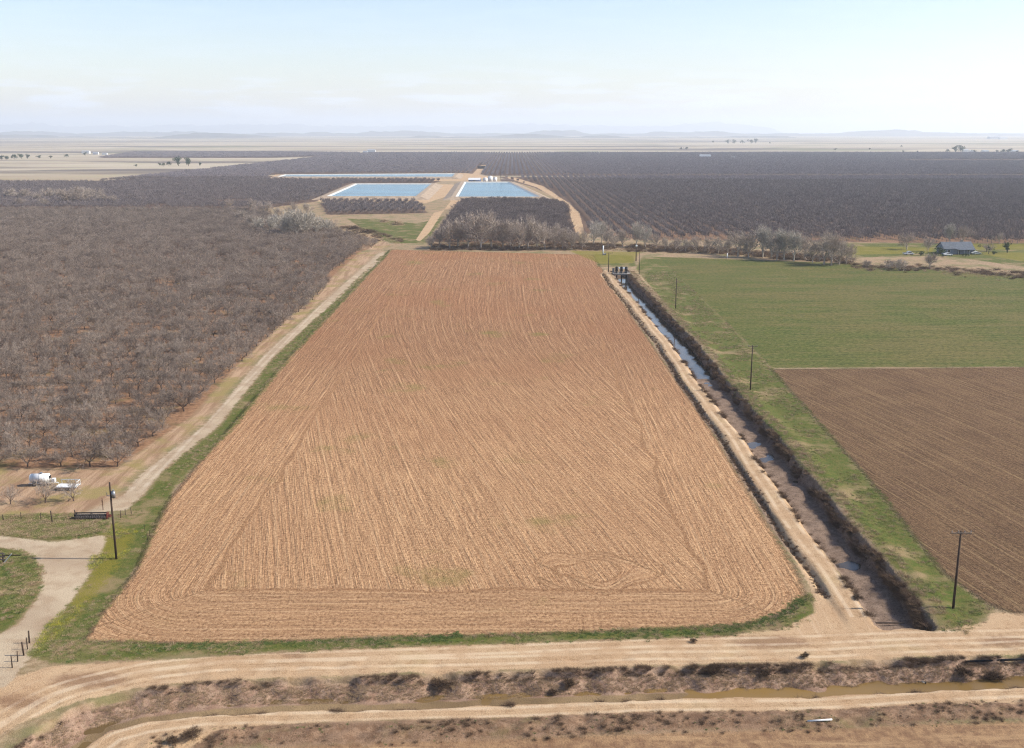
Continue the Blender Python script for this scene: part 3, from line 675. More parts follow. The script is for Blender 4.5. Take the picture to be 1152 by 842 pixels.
#--PARTS--
def mpp(py): return CAM_H / (SP + (py - 421) / FPX * CP) / FPX          # metres per photo pixel on the ground at that row
def at(px, py): x, y = P(px, py); return (x, y, gz(x, y))

# ------------------------------------------------------------------ block of trees in front of the second reservoir
X, Y = keep_clear(*grid_in(Z_ORCH[4], 6.6, 5.4, 0, 1.6)); n = len(X); ss = rs.uniform(.8, 1.3, n)
m_blk = bark('block_twigs', srgb(128, 114, 108, .58), srgb(160, 144, 136, .58))
BLK = [joined('block_tree_kind', [a, b]) for a, b in variant('block_tree', 4, m_blk, m_blk, H=5.2, trunk=.9, tr=.13, limbs=5, L=(2.3, 1.5, .95, .7), kids=(2, 2, 2), tw=.06)]
scatter('orchard_block', np.stack([X, Y, height(X, Y)], 1), np.stack([ss * 1.25, ss * 1.25, ss], 1), rs.uniform(0, 6.28, n), BLK, 'block of leafless orchard trees between the second pond and the ploughed field', 'orchard')

# ------------------------------------------------------------------ hedgerow trees, one by one
G1 = 'bare trees along the far end of the ploughed field'
for k, (px, py, h, kind) in enumerate([(486,280,6,'HEDGE'),(495,279,9,0),(506,280,12,0),(515,278,12.5,0),(527,279,15,0),(541,281,17.5,0),(553,279,16.5,0),(566,280,13,0),(574,278,12,0),(584,281,13,1),(594,280,14.5,1),(604,279,13,0),(613,281,12,1),(624,279,11,0),(633,281,10,0),(643,281,9,0),(655,281,8.5,1)]):
    x, y, z = at(px, py); pale = kind == 1
    big = h > 16
    lab = ('tallest brown bare tree in the hedgerow across the far end of the ploughed field' if px == 541 else 'very tall brown bare tree standing right beside the tallest one of the hedgerow' if px == 553 else
           'small bare tree at the left end of the hedgerow, beside the green patch' if px == 486 else
           'greyish leafless tree in the hedgerow at the far end of the ploughed field' if pale else 'brown leafless tree in the hedgerow at the far end of the ploughed field')
    place_tree('hedge_tree', k, x, y, (h / 9 * 1.2, h / 9 * 1.2, h / 9 * 1.3), k * 2.1, 'hedgerow_tree', lab, 'tree', G1)
G2 = 'bare trees in the hedgerow behind the green field'
for k, (px, py, h, kind) in enumerate([(668,276,11,1),(677,274,10,1),(684,279,8,0),(692,280,6,0),(700,278,8,0),(716,278,11,1),(726,279,9,1),(738,281,7,0),(748,283,6,0),(760,283,6,0),(771,284,6,0),(783,284,7,0),(797,285,7,0),(808,286,7,0),(819,287,7,0),(830,289,11,0),(842,290,10,0),(858,290,13,1),(868,291,12,1),(874,293,10,0),(882,293,13,1),(893,294,12,1),(905,293,10,0),(914,296,9,0),(927,298,12,0),(935,299,13,0),(944,298,10,0),(952,297,8,0)]):
    x, y, z = at(px, py)
    lab = ('pale grey bare tree in the hedgerow behind the green field' if kind else 'brown bare tree in the hedgerow behind the green field')
    if px == 935: lab = 'broad brown bare tree at the right end of the hedgerow by the green field'
    if px == 668: lab = 'pale bare tree beside the dirt track where it leaves the hedgerow'
    place_tree('pale_tree' if kind else 'hedge_tree', k, x, y, (h / 9 * 1.25, h / 9 * 1.25, h / 9 * 1.32), k * 1.7, 'hedgerow_tree', lab, 'tree', G2)
G3 = 'trees around the farmhouse'
for k, (px, py, h, key, lab) in enumerate([(1000,303,5,'bare_shrub','low bare thicket beside the ditch, left of the farmhouse'),(1012,304,6,'bare_shrub','dark bare bush at the edge of the green field near the white pickup'),(1046,303,8,'hedge_tree','dark crooked bare tree in front of the farmhouse drive'),
      (1020,281,10,'hedge_tree','bare tree standing right behind the white pickup'),(1044,283,8,'hedge_tree','thin bare tree between the pickup and the farmhouse'),(1068,274,12,'pale_tree','tall bare tree rising behind the left half of the farmhouse roof'),(1083,274,11,'hedge_tree','bare tree rising behind the right half of the farmhouse roof'),
      (1112,286,6,'small_tree','small bare tree on the lawn right of the white car'),(1124,275,7,'hedge_tree','bare tree at the orchard edge, right of the farmhouse'),(975,301,4,'bare_shrub','grey bare bush at the left end of the bare ditch line')]):
    x, y, z = at(px, py); hh = {'bare_shrub': 2.6, 'small_tree': 3.6}.get(key, 9.0); q = h / hh
    place_tree(key, k, x, y, (q, q, q) if key != 'bare_shrub' else (q * 1.2, q * 1.2, q), k * 1.3, 'farm_tree', lab, 'tree', G3)
G4 = 'pale trees behind the left orchard'
for k, (px, py, h, kind) in enumerate([(322,267,15,1),(334,268,16,1),(345,267,14,1),(356,266,12,1),(366,264,10,1),(305,264,10,1),(292,262,9,1),(313,262,11,1),(283,258,9,0),(300,244,11,0),(285,241,11,0),(312,248,9,0),(270,250,8,0),(331,244,10,0),(345,243,9,0),(258,236,8,0),(338,262,12,1),(374,262,8,0)]):
    x, y, z = at(px, py)
    lab = 'chalky pale bare tree in the cluster behind the left orchard' if kind else 'brown bare tree near the pale cluster behind the left orchard'
    if px == 334: lab = 'tallest chalky pale bare tree at the back corner of the left orchard'
    place_tree('pale_tree' if kind else 'hedge_tree', k, x, y, (h / 9 * 1.2, h / 9 * 1.2, h / 9 * 1.15), k * 1.9, 'pale_tree' if kind else 'bare_tree', lab, 'tree', G4)
G5 = 'big bare trees beyond the left orchard'
for k, (px, py, h) in enumerate([(-6,226,14),(12,225,13),(28,226,14),(42,228,12),(55,225,14),(68,224,13),(78,231,17),(88,230,19),(97,228,17),(106,226,15),(116,229,11),(128,230,10),(22,233,10),(50,234,10)]):
    x, y, z = at(px, py)
    lab = 'large dark bare tree standing above the far edge of the left orchard' if px in (78, 88, 97) else 'brown bare tree in the loose line beyond the left orchard'
    place_tree('hedge_tree', k, x, y, (h / 9 * 1.2, h / 9 * 1.2, h / 9 * .85), k * 2.3, 'bare_tree', lab, 'tree', G5)
for k, (px, py, h) in enumerate([(12,567,3.6),(51,566,4.6),(83,564,4.6)]):
    x, y, z = at(px, py)
    place_tree('small_tree', k, x, y, h / 3.6, k * 2.0, 'young_tree', ['small bare tree at the left, furthest from the white trailer', 'forked bare tree in front of the white tank', 'slim bare tree in front of the white flatbed trailer'][k], 'tree', 'young trees in the yard by the tank')

# ------------------------------------------------------------------ evergreens and distant clumps
def leaf_tree(seed, n=420, lw=.9, mat=None, rx=4.0, H=8.0):
    rng = np.random.default_rng(seed); TV, TF, V, F = [], [], [], []
    tube(TV, TF, np.array([0, 0, -.3]), np.array([.2, .1, H * .45]), .35, .2, 6)
    cl = [(rng.normal() * rx * .42, rng.normal() * rx * .42, H * rng.uniform(.32, .86), rng.uniform(.3, .55) * rx) for _ in range(9)]
    for i in range(n):
        cx, cy, cz, cr = cl[rng.integers(0, 9)]; d = rng.normal(size=3); d /= np.linalg.norm(d)
        p = np.array([cx, cy, cz]) + d * cr * rng.uniform(.6, 1.0) * np.array([1, 1, .75]); p[2] = max(.5, p[2])
        ribbon(V, F, p, p + (d + rng.normal(size=3) * .7) * lw * .6, lw * rng.uniform(.5, 1), lw * .3, rng)
    return np_mesh('evergreen_trunk', np.array(TV), np.array(TF), m_trunk), np_mesh('evergreen_crown', np.array(V), np.array(F), mat, smooth=False)
m_leaf = bark('dark_leaves', srgb(58, 74, 50, .75), srgb(84, 98, 62, .75))
HID['evergreen'] = [leaf_tree(i, mat=m_leaf) for i in range(4)]
def ev(k, px, py, h, wd, lab, grp=None, name='evergreen_tree'):
    x, y, z = at(px, py); return place_tree('evergreen', k, x, y, (wd / 8.5, wd / 8.5, h / 8.5), k * 1.1, name, lab, 'tree', grp)
ev(0, 1133, 285, 6.0, 4.5, 'round dark green tree on the lawn right of the farmhouse', G3)
ev(1, 1058, 287, 4.0, 5.0, 'dark evergreen bush against the left end of the farmhouse', G3, 'evergreen_bush')
g = 'tree clump in the tan field'
for k, (px, py, h, wd) in enumerate([(201,187,17,15),(212,187,16,13),(190,187,9,8),(180,187,6,6),(225,187,7,6),(153,188,5,5),(184,187.5,7,6)]):
    ev(k, px, py, h, wd, ['largest dark green tree of the clump in the tan field', 'second large dark green tree beside the largest in the tan field clump', 'mid sized tree at the left of the tan field clump', 'smallest bush at the left end of the tan field clump', 'lone bush just right of the tan field clump', 'lone tiny bush in the tan field, left of the clump', 'low bush between the smallest and the mid sized tree in the tan field'][k], g)
g = 'dark trees on the far plain'
for k, (px, py, h, wd) in enumerate([(819,162,20,26),(826,162,22,22),(835,162,18,18),(845,162,22,24),(850,161.5,26,24),(772,168.5,9,14),(766,168.5,8,10),(940,169.5,8,8),(978,169,7,7),(802,161,12,12),(866,162,9,9)]):
    ev(k, px, py, h, wd, 'dark tree in the loose row far out on the plain, right of the middle' if 810 < px < 860 else 'tiny lone bush far out on the plain', g)
g = 'trees around the far farm'
for k, (px, py, h, wd) in enumerate([(1075,172,20,20),(1081,171.5,22,22),(1066,172,11,10),(1096,172,9,10),(1016,172,7,7),(1032,172,6,6),(1128,172.5,12,14),(1135,172.5,14,16),(1121,172.5,9,9),(1144,172.5,8,10),(1014,166,9,8)]):
    ev(k, px, py, h, wd, 'largest dark tree beside the white buildings of the far farm' if px in (1081,) else 'dark tree near the far farm on the right horizon', g)
g = 'trees on the left horizon'
for k, (px, py, h, wd) in enumerate([(2,180,10,16),(8,180,9,12),(16,179.5,12,14),(24,179,12,15),(31,179,11,12),(44,178.5,8,10),(75,177.5,9,9),(96,176,12,6),(57,178.5,7,9),(152,176,5,8)]):
    ev(k, px, py, h, wd, 'dark tree in the thin line on the left horizon behind the tan field', g)

# ------------------------------------------------------------------ scattered ground cover
def clump(seed, n, h, spread, w, mat, lean=.45, tip=0.0):
    rng = np.random.default_rng(seed); V, F = [], []
    for i in range(n):
        a = np.append(rng.normal(size=2) * spread, -.03); d = np.append(rng.normal(size=2) * lean + a[:2] * .8, 1.0)
        mid = a + d * h * rng.uniform(.3, .6); e = mid + (d + np.append(rng.normal(size=2) * lean, 0)) * h * rng.uniform(.25, .5)
        ribbon(V, F, a, mid, w, w * .8, rng); ribbon(V, F, mid, e, w * .8, tip, rng)
    return np_mesh('clump', np.array(V), np.array(F), mat, smooth=False)
m_brush = bark('brush_stems', srgb(92, 74, 60, .7), srgb(142, 116, 92, .7)); m_dry = bark('dry_stems', srgb(176, 146, 112, .7), srgb(206, 180, 146, .7))
m_green = bark('grass_blades', srgb(108, 122, 60, .8), srgb(162, 154, 100, .8)); m_yel = bark('mustard', srgb(158, 156, 52, .85), srgb(196, 186, 74, .85)); m_weed = bark('green_weeds', srgb(82, 104, 56, .75), srgb(116, 130, 72, .75))
BR = [clump(i, 130, 1.0, .30, .028, m_brush, .7) for i in range(6)]; DR = [clump(20 + i, 44, .5, .2, .026, m_dry, .6) for i in range(4)]
GR = [clump(40 + i, 50, .34, .30, .035, m_green, .7) for i in range(4)]; YE = [clump(60 + i, 30, .5, .3, .03, m_yel, .5) for i in range(3)]; WD = [clump(80 + i, 30, .3, .2, .06, m_weed, .9) for i in range(3)]
def sc3(n, a, b, wx=1.0): s_ = rs.uniform(a, b, n); return np.stack([s_ * wx, s_ * wx, s_], 1)
def put(name, X, Y, a, b, protos, label, cat, wx=1.0):
    X, Y = np.asarray(X, float), np.asarray(Y, float); n = len(X)
    return scatter(name, np.stack([X, Y, height(X, Y)], 1), sc3(n, a, b, wx), rs.uniform(0, 6.28, n), protos, label, cat)
# brush along the canal
n = 3000; Y = CN + 1 + (CF - CN - 3) * rs.random(n) ** 1.25; wv = wob(np.zeros(n), Y, 6, 20)
X = canal_center(Y) + rs.uniform(3.0, 3.6, n) + .22 * np.sin(Y * .5); keep = rs.random(n) < .62 + .4 * wv
put('canal_brush', X[keep], Y[keep], .25, .68, BR + BR + DR[:1], 'dense dry brown brush hanging over the right bank of the canal', 'brush', 1.25)
n = 900; Y = rs.uniform(CN + 3, CF - 5, n); X = canal_center(Y) + rs.uniform(4.2, 6.5, n)
put('canal_bank_grass', X, Y, .4, 1.0, DR + GR[:1], 'dry grass on top of the right canal bank', 'dry grass', 1.2)
n = 1500; Y = rs.uniform(CN + 3, CF - 5, n); X = canal_center(Y) - 3.55 + rs.normal(size=n) * .3; keep = wob(X, Y, 8, 22) > .2
put('canal_edge_weeds', X[keep], Y[keep], .3, .75, BR + DR, 'patchy dry weeds along the left edge of the canal', 'weeds')
n = 2600; Y = rs.uniform(128, 450, n); X = canal_center(Y) - 7.75 + rs.normal(size=n) * .32
put('seep_weeds', X, Y, .15, .4, BR + BR + DR, 'dark dry weeds in the narrow seep ditch between field and track', 'weeds')
# foreground ditch
def along(n, lo, hi, d0, d1):
    """points along the ditch between photo columns lo..hi at signed distance d0..d1"""
    px = rs.uniform(lo, hi, n); dpx = np.array([(40,868),(75,838),(110,814),(165,800),(240,791),(400,787),(600,780),(750,774),(900,772),(1060,764),(1500,752)], float)
    py = np.interp(px, dpx[:, 0], dpx[:, 1]); pts = np.array([P(a, b) for a, b in zip(px, py)]); q = np.array([P(a + 6, b2) for a, b2 in zip(px, np.interp(px + 6, dpx[:, 0], dpx[:, 1]))])
    d = q - pts; d /= np.linalg.norm(d, axis=1)[:, None]; o = rs.uniform(d0, d1, n); return pts[:, 0] - d[:, 1] * o, pts[:, 1] + d[:, 0] * o
X, Y = along(1700, 60, 1220, 3.9, 4.7); k_ = rs.random(1700) < .16 + .25 * wob(X, Y, 6, 20) + sstep(-60, 40, X) * .25
put('ditch_brush', X[k_], Y[k_], .12, .42, BR, 'dark dry brush along the upper edge of the foreground ditch', 'brush', 1.3)
X, Y = along(6000, 30, 1250, 1.7, 4.3)
put('ditch_stubble', X, Y, .2, .5, DR, 'pale dry stubble on the bank of the foreground ditch', 'stubble')
X, Y = along(1500, 60, 1220, -2.4, -1.4); k_ = wob(X, Y, 8, 22) > .5
put('ditch_edge_weeds', X[k_], Y[k_], .3, .6, BR + DR, 'scattered weeds on the lower edge of the foreground ditch', 'weeds')
X, Y = along(6500, 170, 1250, -9.2, -5.0); k_ = rs.random(6500) < .18 + .2 * wob(X, Y, 5, 18)
put('berm_weeds', X[k_], Y[k_], .12, .42, BR[:2] + DR + DR + WD[:1], 'dry and green weeds on the berm in front of the ditch', 'weeds', 1.1)
# grass on the verges
def inside(pg, n, ymax=1e9):
    lo, hi = pg.min(0), pg.max(0); lo = np.maximum(lo, [-110, 80]); hi = np.minimum(hi, [120, ymax]); X = rs.uniform(lo[0], hi[0], n); Y = rs.uniform(lo[1], hi[1], n); m = sd_poly(pg, X, Y, 5) > -.4; return X[m], Y[m]
GX, GY = [], []
for pg, n, ym in ((Z_GRASS[0], 36000, 520), (Z_GRASS[1], 16000, 200), (Z_GRASS[2], 2600, 200), (Z_GRASS[3], 5200, 200), (Z_GRASS[4], 34000, 460)):
    X, Y = inside(pg, n, ym); GX.append(X); GY.append(Y)
GX, GY = np.concatenate(GX), np.concatenate(GY); k_ = rs.random(len(GX)) < .30 + .4 * wob(GX, GY, 4, 18); print('grass', k_.sum())
put('verge_grass', GX[k_], GY[k_], .25, .62, GR + GR + WD[:1] + DR, 'short green grass and weeds on the verges around the field', 'grass', 1.3)
X, Y = inside(Z_YELLOW[0], 1800, 200); k_ = wob(X, Y, 5, 18) > -.1
put('yellow_mustard', X[k_], Y[k_], .3, .7, YE + GR, 'yellow flowering mustard beside the gravel drive', 'flowers', 1.2)
pl = [P(a, b) for a, b in ((150,727),(250,724),(400,720),(480,717),(520,712)) ] + [P(a, b) for a, b in ((640,712),(760,710),(840,703),(880,690),(900,672))]
wx, wy = [], []
for i in range(len(pl) - 1):
    if i == 4: continue
    for t in rs.random(110): wx.append(pl[i][0] + (pl[i + 1][0] - pl[i][0]) * t + rs.normal() * .3); wy.append(pl[i][1] + (pl[i + 1][1] - pl[i][1]) * t - .6 + rs.normal() * .55)
put('field_edge_weeds', wx, wy, .2, .6, WD, 'dark green weeds along the near edge of the ploughed field', 'weeds', 1.2)
X, Y = inside(poly((0,581),(85,578),(118,588),(110,600),(60,607),(0,600)), 2200); put('fence_weeds', X, Y, .4, .9, DR + GR + GR, 'grey green weeds behind the wire fence', 'weeds', 1.2)
X, Y = inside(poly((0,617),(30,622),(47,641),(44,668),(20,690),(0,700)), 700); put('island_weeds', X, Y, .4, .9, GR + DR + WD, 'mixed weeds on the island inside the drive', 'weeds', 1.2)
# far scrub under the hedgerows
px = rs.uniform(485, 960, 1500); py = np.interp(px, [485, 660, 800, 960], [281, 281, 285, 297]) - rs.uniform(-1, 6, 1500); q = np.array([P(a, b) for a, b in zip(px, py)])
put('hedgerow_scrub', q[:, 0], q[:, 1], .7, 2.0, BR + DR + DR, 'dry scrub under the bare hedgerow trees', 'scrub', 1.3)
px = np.concatenate([rs.uniform(385, 452, 260), rs.uniform(290, 400, 300), rs.uniform(960, 1180, 500)]); py = np.concatenate([np.interp(px[:260], [385, 452], [256, 272]) + rs.normal(size=260) * 2, rs.uniform(255, 270, 300), np.interp(px[560:], [960, 1050, 1180], [300, 303, 313]) + rs.normal(size=500) * 2.2])
q = np.array([P(a, b) for a, b in zip(px, py)]); put('ditch_line_scrub', q[:, 0], q[:, 1], 0.5, 1.5, BR[:3] + DR + DR, 'low dry scrub along the bare ditch lines behind the fields', 'scrub', 1.4)
# single dark bushes that can be told apart
for k, (px, py, h, wd, lab) in enumerate([(805,754,2.0,3.4,'largest dark dry bush on the foreground ditch edge, right of the middle'),(640,764,1.3,2.2,'dark bush on the foreground ditch edge below the middle of the road'),(497,764,1.5,3.6,'wide dark bush on the foreground ditch edge, left of the middle'),(860,755,1.3,2.6,'low dark bush just right of the largest ditch bush'),(622,768,.9,1.6,'small dark bush slipping down the ditch bank'),
      (780,723,.7,1.2,'small dark tumbleweed lying on the near dirt road edge'),(1085,750,1.6,3.6,'dark bush over the culvert at the right end of the ditch'),(1120,752,1.6,3.2,'dark bush right of the culvert bush at the ditch'),(215,832,1.3,3.0,'grey dry thicket at the bottom left, beside the sandy track'),(195,838,1.1,2.2,'low dry thicket left of the grey thicket at the bottom'),(905,740,.9,1.6,'small dark bush at the ditch edge below the canal track'),(965,676,1.0,2.2,'brown bush on the canal edge near the road')]):
    x, y, z = at(px, py); place_tree('dry_bush', k, x, y, (wd / 2.3, wd / 3.0, h / 2.1), k * 1.3, 'dry_bush', lab, 'bush', 'dry bushes along the ditch')

# ------------------------------------------------------------------ man-made things
wood_pole = simple('weathered_pole', srgb(74, 58, 46, .7), .9, var=.4, scale=1.5); wood_grey = simple('grey_timber', srgb(150, 138, 124, .6), .9, var=.4, scale=4)
white = simple('white_paint', srgb(232, 232, 228, .8), .5, var=.12, scale=1.2); steel = simple('galvanised', srgb(150, 152, 154, .7), .45, .6, .2, 2); rust = simple('rusty_iron', srgb(104, 66, 46, .7), .85, .2, .5, 4)
dark_iron = simple('dark_iron', srgb(44, 42, 42, .7), .7, .3, .4, 3); rubber = simple('tyre_rubber', srgb(34, 33, 33, .8), .85, var=.2); porcelain = simple('porcelain', srgb(150, 150, 146, .7), .3, var=.1)
glass = simple('dark_glass', srgb(36, 42, 48, .6), .1, var=.1, spec=.6); red = simple('faded_red', srgb(120, 62, 48, .6), .7, var=.4, scale=4); concrete = simple('concrete', srgb(176, 170, 160, .62), .9, var=.25, scale=1)
roof_blue = simple('blue_grey_roof', srgb(112, 120, 130, .5), .7, var=.3, scale=1); tin = simple('tin_roof', srgb(186, 190, 192, .7), .5, .2, .15, .6); blue_paint = simple('blue_paint', srgb(60, 84, 130, .7), .6, var=.3, scale=.6)

def utility_pole(px, py, h, label, arm=2.4, armdz=.25, lean=(0, 0), rz=0.0, transformer=False, r=.17, ins=3, grp='utility poles'):
    x, y, z = at(px, py); o = empty('utility_pole', (x, y, z), rz, label, 'utility pole', grp); o.rotation_euler = (lean[0], lean[1], rz)
    MB().rod((0, 0, -.5), (0, 0, h), r, r * .66, 10).build('pole', wood_pole, o, True)
    if arm:
        b = MB().box((0, -.17, h - armdz), (arm, .1, .12), bev=.012); b.rod((-arm * .3, -.17, h - armdz - .05), (0, -.14, h - armdz - .75), .018, n=5); b.rod((arm * .3, -.17, h - armdz - .05), (0, -.14, h - armdz - .75), .018, n=5)
        a = b.build('crossarm', wood_grey, o)
        q = MB()
        for k in range(ins):
            xx = arm * (.46 - .92 * k / max(1, ins - 1)); q.rod((xx, -.17, h - armdz + .05), (xx, -.17, h - armdz + .18), .02, n=6); q.rod((xx, -.17, h - armdz + .16), (xx, -.17, h - armdz + .30), .075, .05, 8)
        q.build('insulator', porcelain, a, True)
    if transformer:
        t = MB().rod((.42, -.05, h - 2.3), (.42, -.05, h - 1.3), .27, n=14); t.rod((.42, -.05, h - 1.3), (.42, -.05, h - 1.22), .27, .12, 14); t.box((.18, -.02, h - 1.8), (.16, .1, .5))
        t = t.build('transformer', steel, o, True)
        MB().rod((.34, -.05, h - 1.24), (.34, -.05, h - 1.0), .05, .03, 8).rod((.5, -.05, h - 1.24), (.5, -.05, h - 1.0), .05, .03, 8).build('bushing', porcelain, t, True)
        MB().box((-.3, -.05, h - 2.0), (.5, .06, .08)).rod((-.5, -.05, h - 2.0), (-.5, -.05, h - 1.5), .05, n=6).build('fuse_cutout', porcelain, o)
    return o
utility_pole(1072, 687, 10.6, 'tall dark utility pole with a crossarm beside the right canal bank, nearest on the right', arm=2.6, armdz=.22, ins=4)
utility_pole(131, 629, 11.6, 'dark utility pole with a transformer on the mustard verge at the left', arm=0, transformer=True)
utility_pole(844, 441, 10.8, 'utility pole with a short crossarm at the corner of the green field', arm=2.2)
utility_pole(760, 348, 10.6, 'bare topped utility pole on the green verge, second along the canal from the corner pole', arm=0)
utility_pole(684.5, 307, 8.4, 'utility pole with a crossarm at the pump station, left of the pumps', arm=3.4, armdz=.2, r=.2)
utility_pole(715.5, 294, 7.0, 'thick dark pole with a white lamp head behind the pumps', arm=0, r=.26)
utility_pole(719, 310, 9.6, 'slim pole at the canal head, right of the pumps', arm=0, r=.14)
for px, py, h in ((877, 284, 8.5), (819, 279, 9.0)): utility_pole(px, py, h, 'thin pale pole standing among the bare hedgerow trees behind the green field', arm=0, r=.2, grp='poles in the hedgerow')
for px, py, h in ((1045, 279, 9), (1131, 278, 8)): utility_pole(px, py, h, 'thin utility pole at the orchard edge behind the farmhouse lawn', arm=1.6, r=.16, grp='poles behind the farmhouse')
# lamp head on the pole behind the pumps
lp = [o for o in C.objects if o.get('label', '').startswith('thick dark pole')][0]
MB().ball((0, 0, 7.25), .5, (1, 1, .9)).rod((0, 0, 6.7), (0, 0, 7.0), .3, n=10).build('lamp_head', white, lp, True)

def wheel(par, c, r, wdt, hub=True, axis='y'):
    d = (0, wdt / 2, 0) if axis == 'y' else (wdt / 2, 0, 0); c = Vector(c); d = Vector(d)
    t = MB().rod(c - d, c + d, r, n=20); bmesh.ops.bevel(t.bm, geom=[e for e in t.bm.edges if abs((e.verts[0].co - e.verts[1].co).dot(d.normalized())) < 1e-4], offset=r * .12, segments=2, affect='EDGES')
    wv = t.build('wheel', rubber, par, True)
    if hub: MB().rod(c - d * 1.06, c + d * 1.06, r * .55, n=14).build('rim', steel, wv, True)
    return wv
# white tank on its trailer
x, y, z = at(46, 546); T = empty('tank_trailer', (x, y, z), .06, 'white horizontal tank on a wheeled trailer in the yard at the left', 'tank trailer'); T.scale = (.86,) * 3
t = MB(); t.rod((-1.7, 0, 1.55), (1.7, 0, 1.55), .88, n=26); t.ball((-1.7, 0, 1.55), .88, (.45, 1, 1), 26, 14); t.ball((1.7, 0, 1.55), .88, (.3, 1, 1), 26, 14); t = t.build('tank', white, T, True)
MB().rod((.3, 0, 2.4), (.3, 0, 2.62), .26, n=16).rod((.3, 0, 2.62), (.3, 0, 2.66), .3, n=16).build('manhole_cover', steel, t, True)
b = MB()
for k in (-1.1, 0.0, 1.1): b.rod((k - .03, 0, 1.55), (k + .03, 0, 1.55), .895, n=26)
b.build('band', steel, t, True)
MB().box((2.02, -.1, 1.75), (.12, .7, .55)).build('end_hatch', dark_iron, t)
f = MB(); f.box((0, .55, .62), (4.3, .12, .16)); f.box((0, -.55, .62), (4.3, .12, .16))
for k in (-1.6, -.5, .5, 1.6): f.box((k, 0, .60), (.1, 1.2, .12))
for k in (-1.1, 1.1): f.box((k, 0, .75), (.16, 1.3, .3))
f.rod((2.1, .5, .6), (3.6, 0, .5), .06, n=6); f.rod((2.1, -.5, .6), (3.6, 0, .5), .06, n=6); f.rod((3.45, 0, .5), (3.45, 0, 0.0), .045, n=6); f.build('frame', white, T)
MB().box((2.55, .1, 1.0), (.75, .9, .7), bev=.05).build('pump_box', white, T)
for sx in (-1.0, .9):
    for sy in (-.78, .78): wheel(T, (sx, sy, .4), .4, .24)
# white flatbed trailer
x, y, z = at(77, 551); F2 = empty('flatbed_trailer', (x, y, z), -.02, 'low white flatbed trailer with a headboard beside the white tank', 'trailer')
d = MB(); d.box((0, 0, .72), (3.6, 1.7, .08)); d.box((0, .86, .64), (3.7, .08, .16)); d.box((0, -.86, .64), (3.7, .08, .16)); d.build('deck', white, F2)
h = MB(); h.box((1.78, 0, 1.5), (.07, 1.7, .12)); [h.box((1.78, k, 1.1), (.07, .08, .76)) for k in (-.8, 0, .8)]; h.box((.1, .86, 1.5), (3.3, .06, .1)); [h.box((k, .86, 1.1), (.06, .06, .74)) for k in (-1.4, -.2, 1.0)]; h.build('headboard', white, F2)
MB().rod((-1.8, .4, .6), (-2.9, 0, .5), .05, n=6).rod((-1.8, -.4, .6), (-2.9, 0, .5), .05, n=6).rod((-2.8, 0, .5), (-2.8, 0, 0), .04, n=6).build('drawbar', dark_iron, F2)
for sy in (-.72, .72): wheel(F2, (.2, sy, .34), .34, .2)
# ring roller
x, y, z = at(103, 584); RL = empty('ring_roller', (x, y, z), .03, 'long rusty farm roller with rows of iron rings parked by the fence corner', 'farm roller', None)
b = MB()
for k in range(34): xx = -2.3 + k * .14; b.rod((xx - .045, -.25, .42), (xx + .045, -.25, .42), .42 if k % 2 else .36, n=16); b.rod((xx - .045, .45, .36), (xx + .045, .45, .36), .36 if k % 2 else .31, n=14)
b.build('rings', simple('ring_iron', srgb(156, 142, 130, .6), .8, .2, .5, 5), RL)
f = MB(); f.box((0, .1, .98), (5.0, .12, .14)); f.box((0, -.55, .85), (5.0, .1, .12)); [f.box((k, .0, .72), (.1, 1.1, .1)) for k in (-2.45, 0, 2.45)]; f.box((-2.45, .1, .6), (.1, .9, .5)); f.build('frame', dark_iron, RL)
MB().prism([(-.6, .1), (.6, .1), (.5, .95), (-.1, 1.1), (-.5, .95)], 2.5, 2.62).prism([(-.3, .3), (.3, .3), (.05, .7)], 2.62, 3.1).build('end_plate', red, RL)
MB().rod((0, .1, 1.0), (0, 1.9, .35), .06, n=6).build('drawbar', dark_iron, RL)
# wire fences
def fence(pts, label, hs, group=None, wires=(.35, .7, 1.05), thick=.06):
    P3 = [at(*p) for p in pts]; b0 = P3[0]; o = empty('wire_fence', b0, 0, label, 'fence', group); rel = [(p[0] - b0[0], p[1] - b0[1], p[2] - b0[2]) for p in P3]
    for i, (p, h) in enumerate(zip(rel, hs)):
        MB().rod((p[0], p[1], p[2] - .4), (p[0] + .05 * math.sin(i * 2.1) * h, p[1], p[2] + h), thick * (1.5 if h > 1.5 else 1), thick * (1.3 if h > 1.5 else .9), 7).build('post', wood_pole, o, True)
    wv = MB()
    for i in range(len(rel) - 1):
        for hz_ in wires: a, b = rel[i], rel[i + 1]; wv.rod((a[0], a[1], a[2] + hz_), (b[0], b[1], b[2] + hz_), .008, n=4)
    wv.build('wire', dark_iron, o); return o
fence([(-30,586.5),(-8,586),(4,586),(24,585),(46,585),(59,588.5),(85,585.5)], 'sagging wire fence on dark posts along the weedy strip, left of the roller', [1.2, 1.3, 1.1, 1.3, 1.2, 2.0, 1.7])
fence([(136,583),(141,580),(148,579)], 'short run of leaning posts and wire in the grass behind the transformer pole', [1.3, 1.1, 1.2], thick=.05)
fence([(14,752),(20,745),(27,738),(31,731),(33,724)], 'row of broken leaning fence posts at the bottom of the gravel drive', [1.5, 1.3, 1.7, 1.5, 1.6], wires=(.5, 1.0), thick=.07)
fence([(166,608),(168,603),(163,597)], 'three thin stakes in the grass at the left corner of the ploughed field', [1.2, 1.3, 1.0], wires=(), thick=.035)
x, y, z = at(116, 574); st = empty('marker_post', (x, y, z), 0, 'thin rusty marker post standing just behind the red end of the roller', 'post'); MB().rod((0, 0, -.3), (0, 0, 2.1), .06, .05, 7).build('post', rust, st, True); MB().box((0, -.06, 1.5), (.16, .03, .35)).build('plate', rust, st)
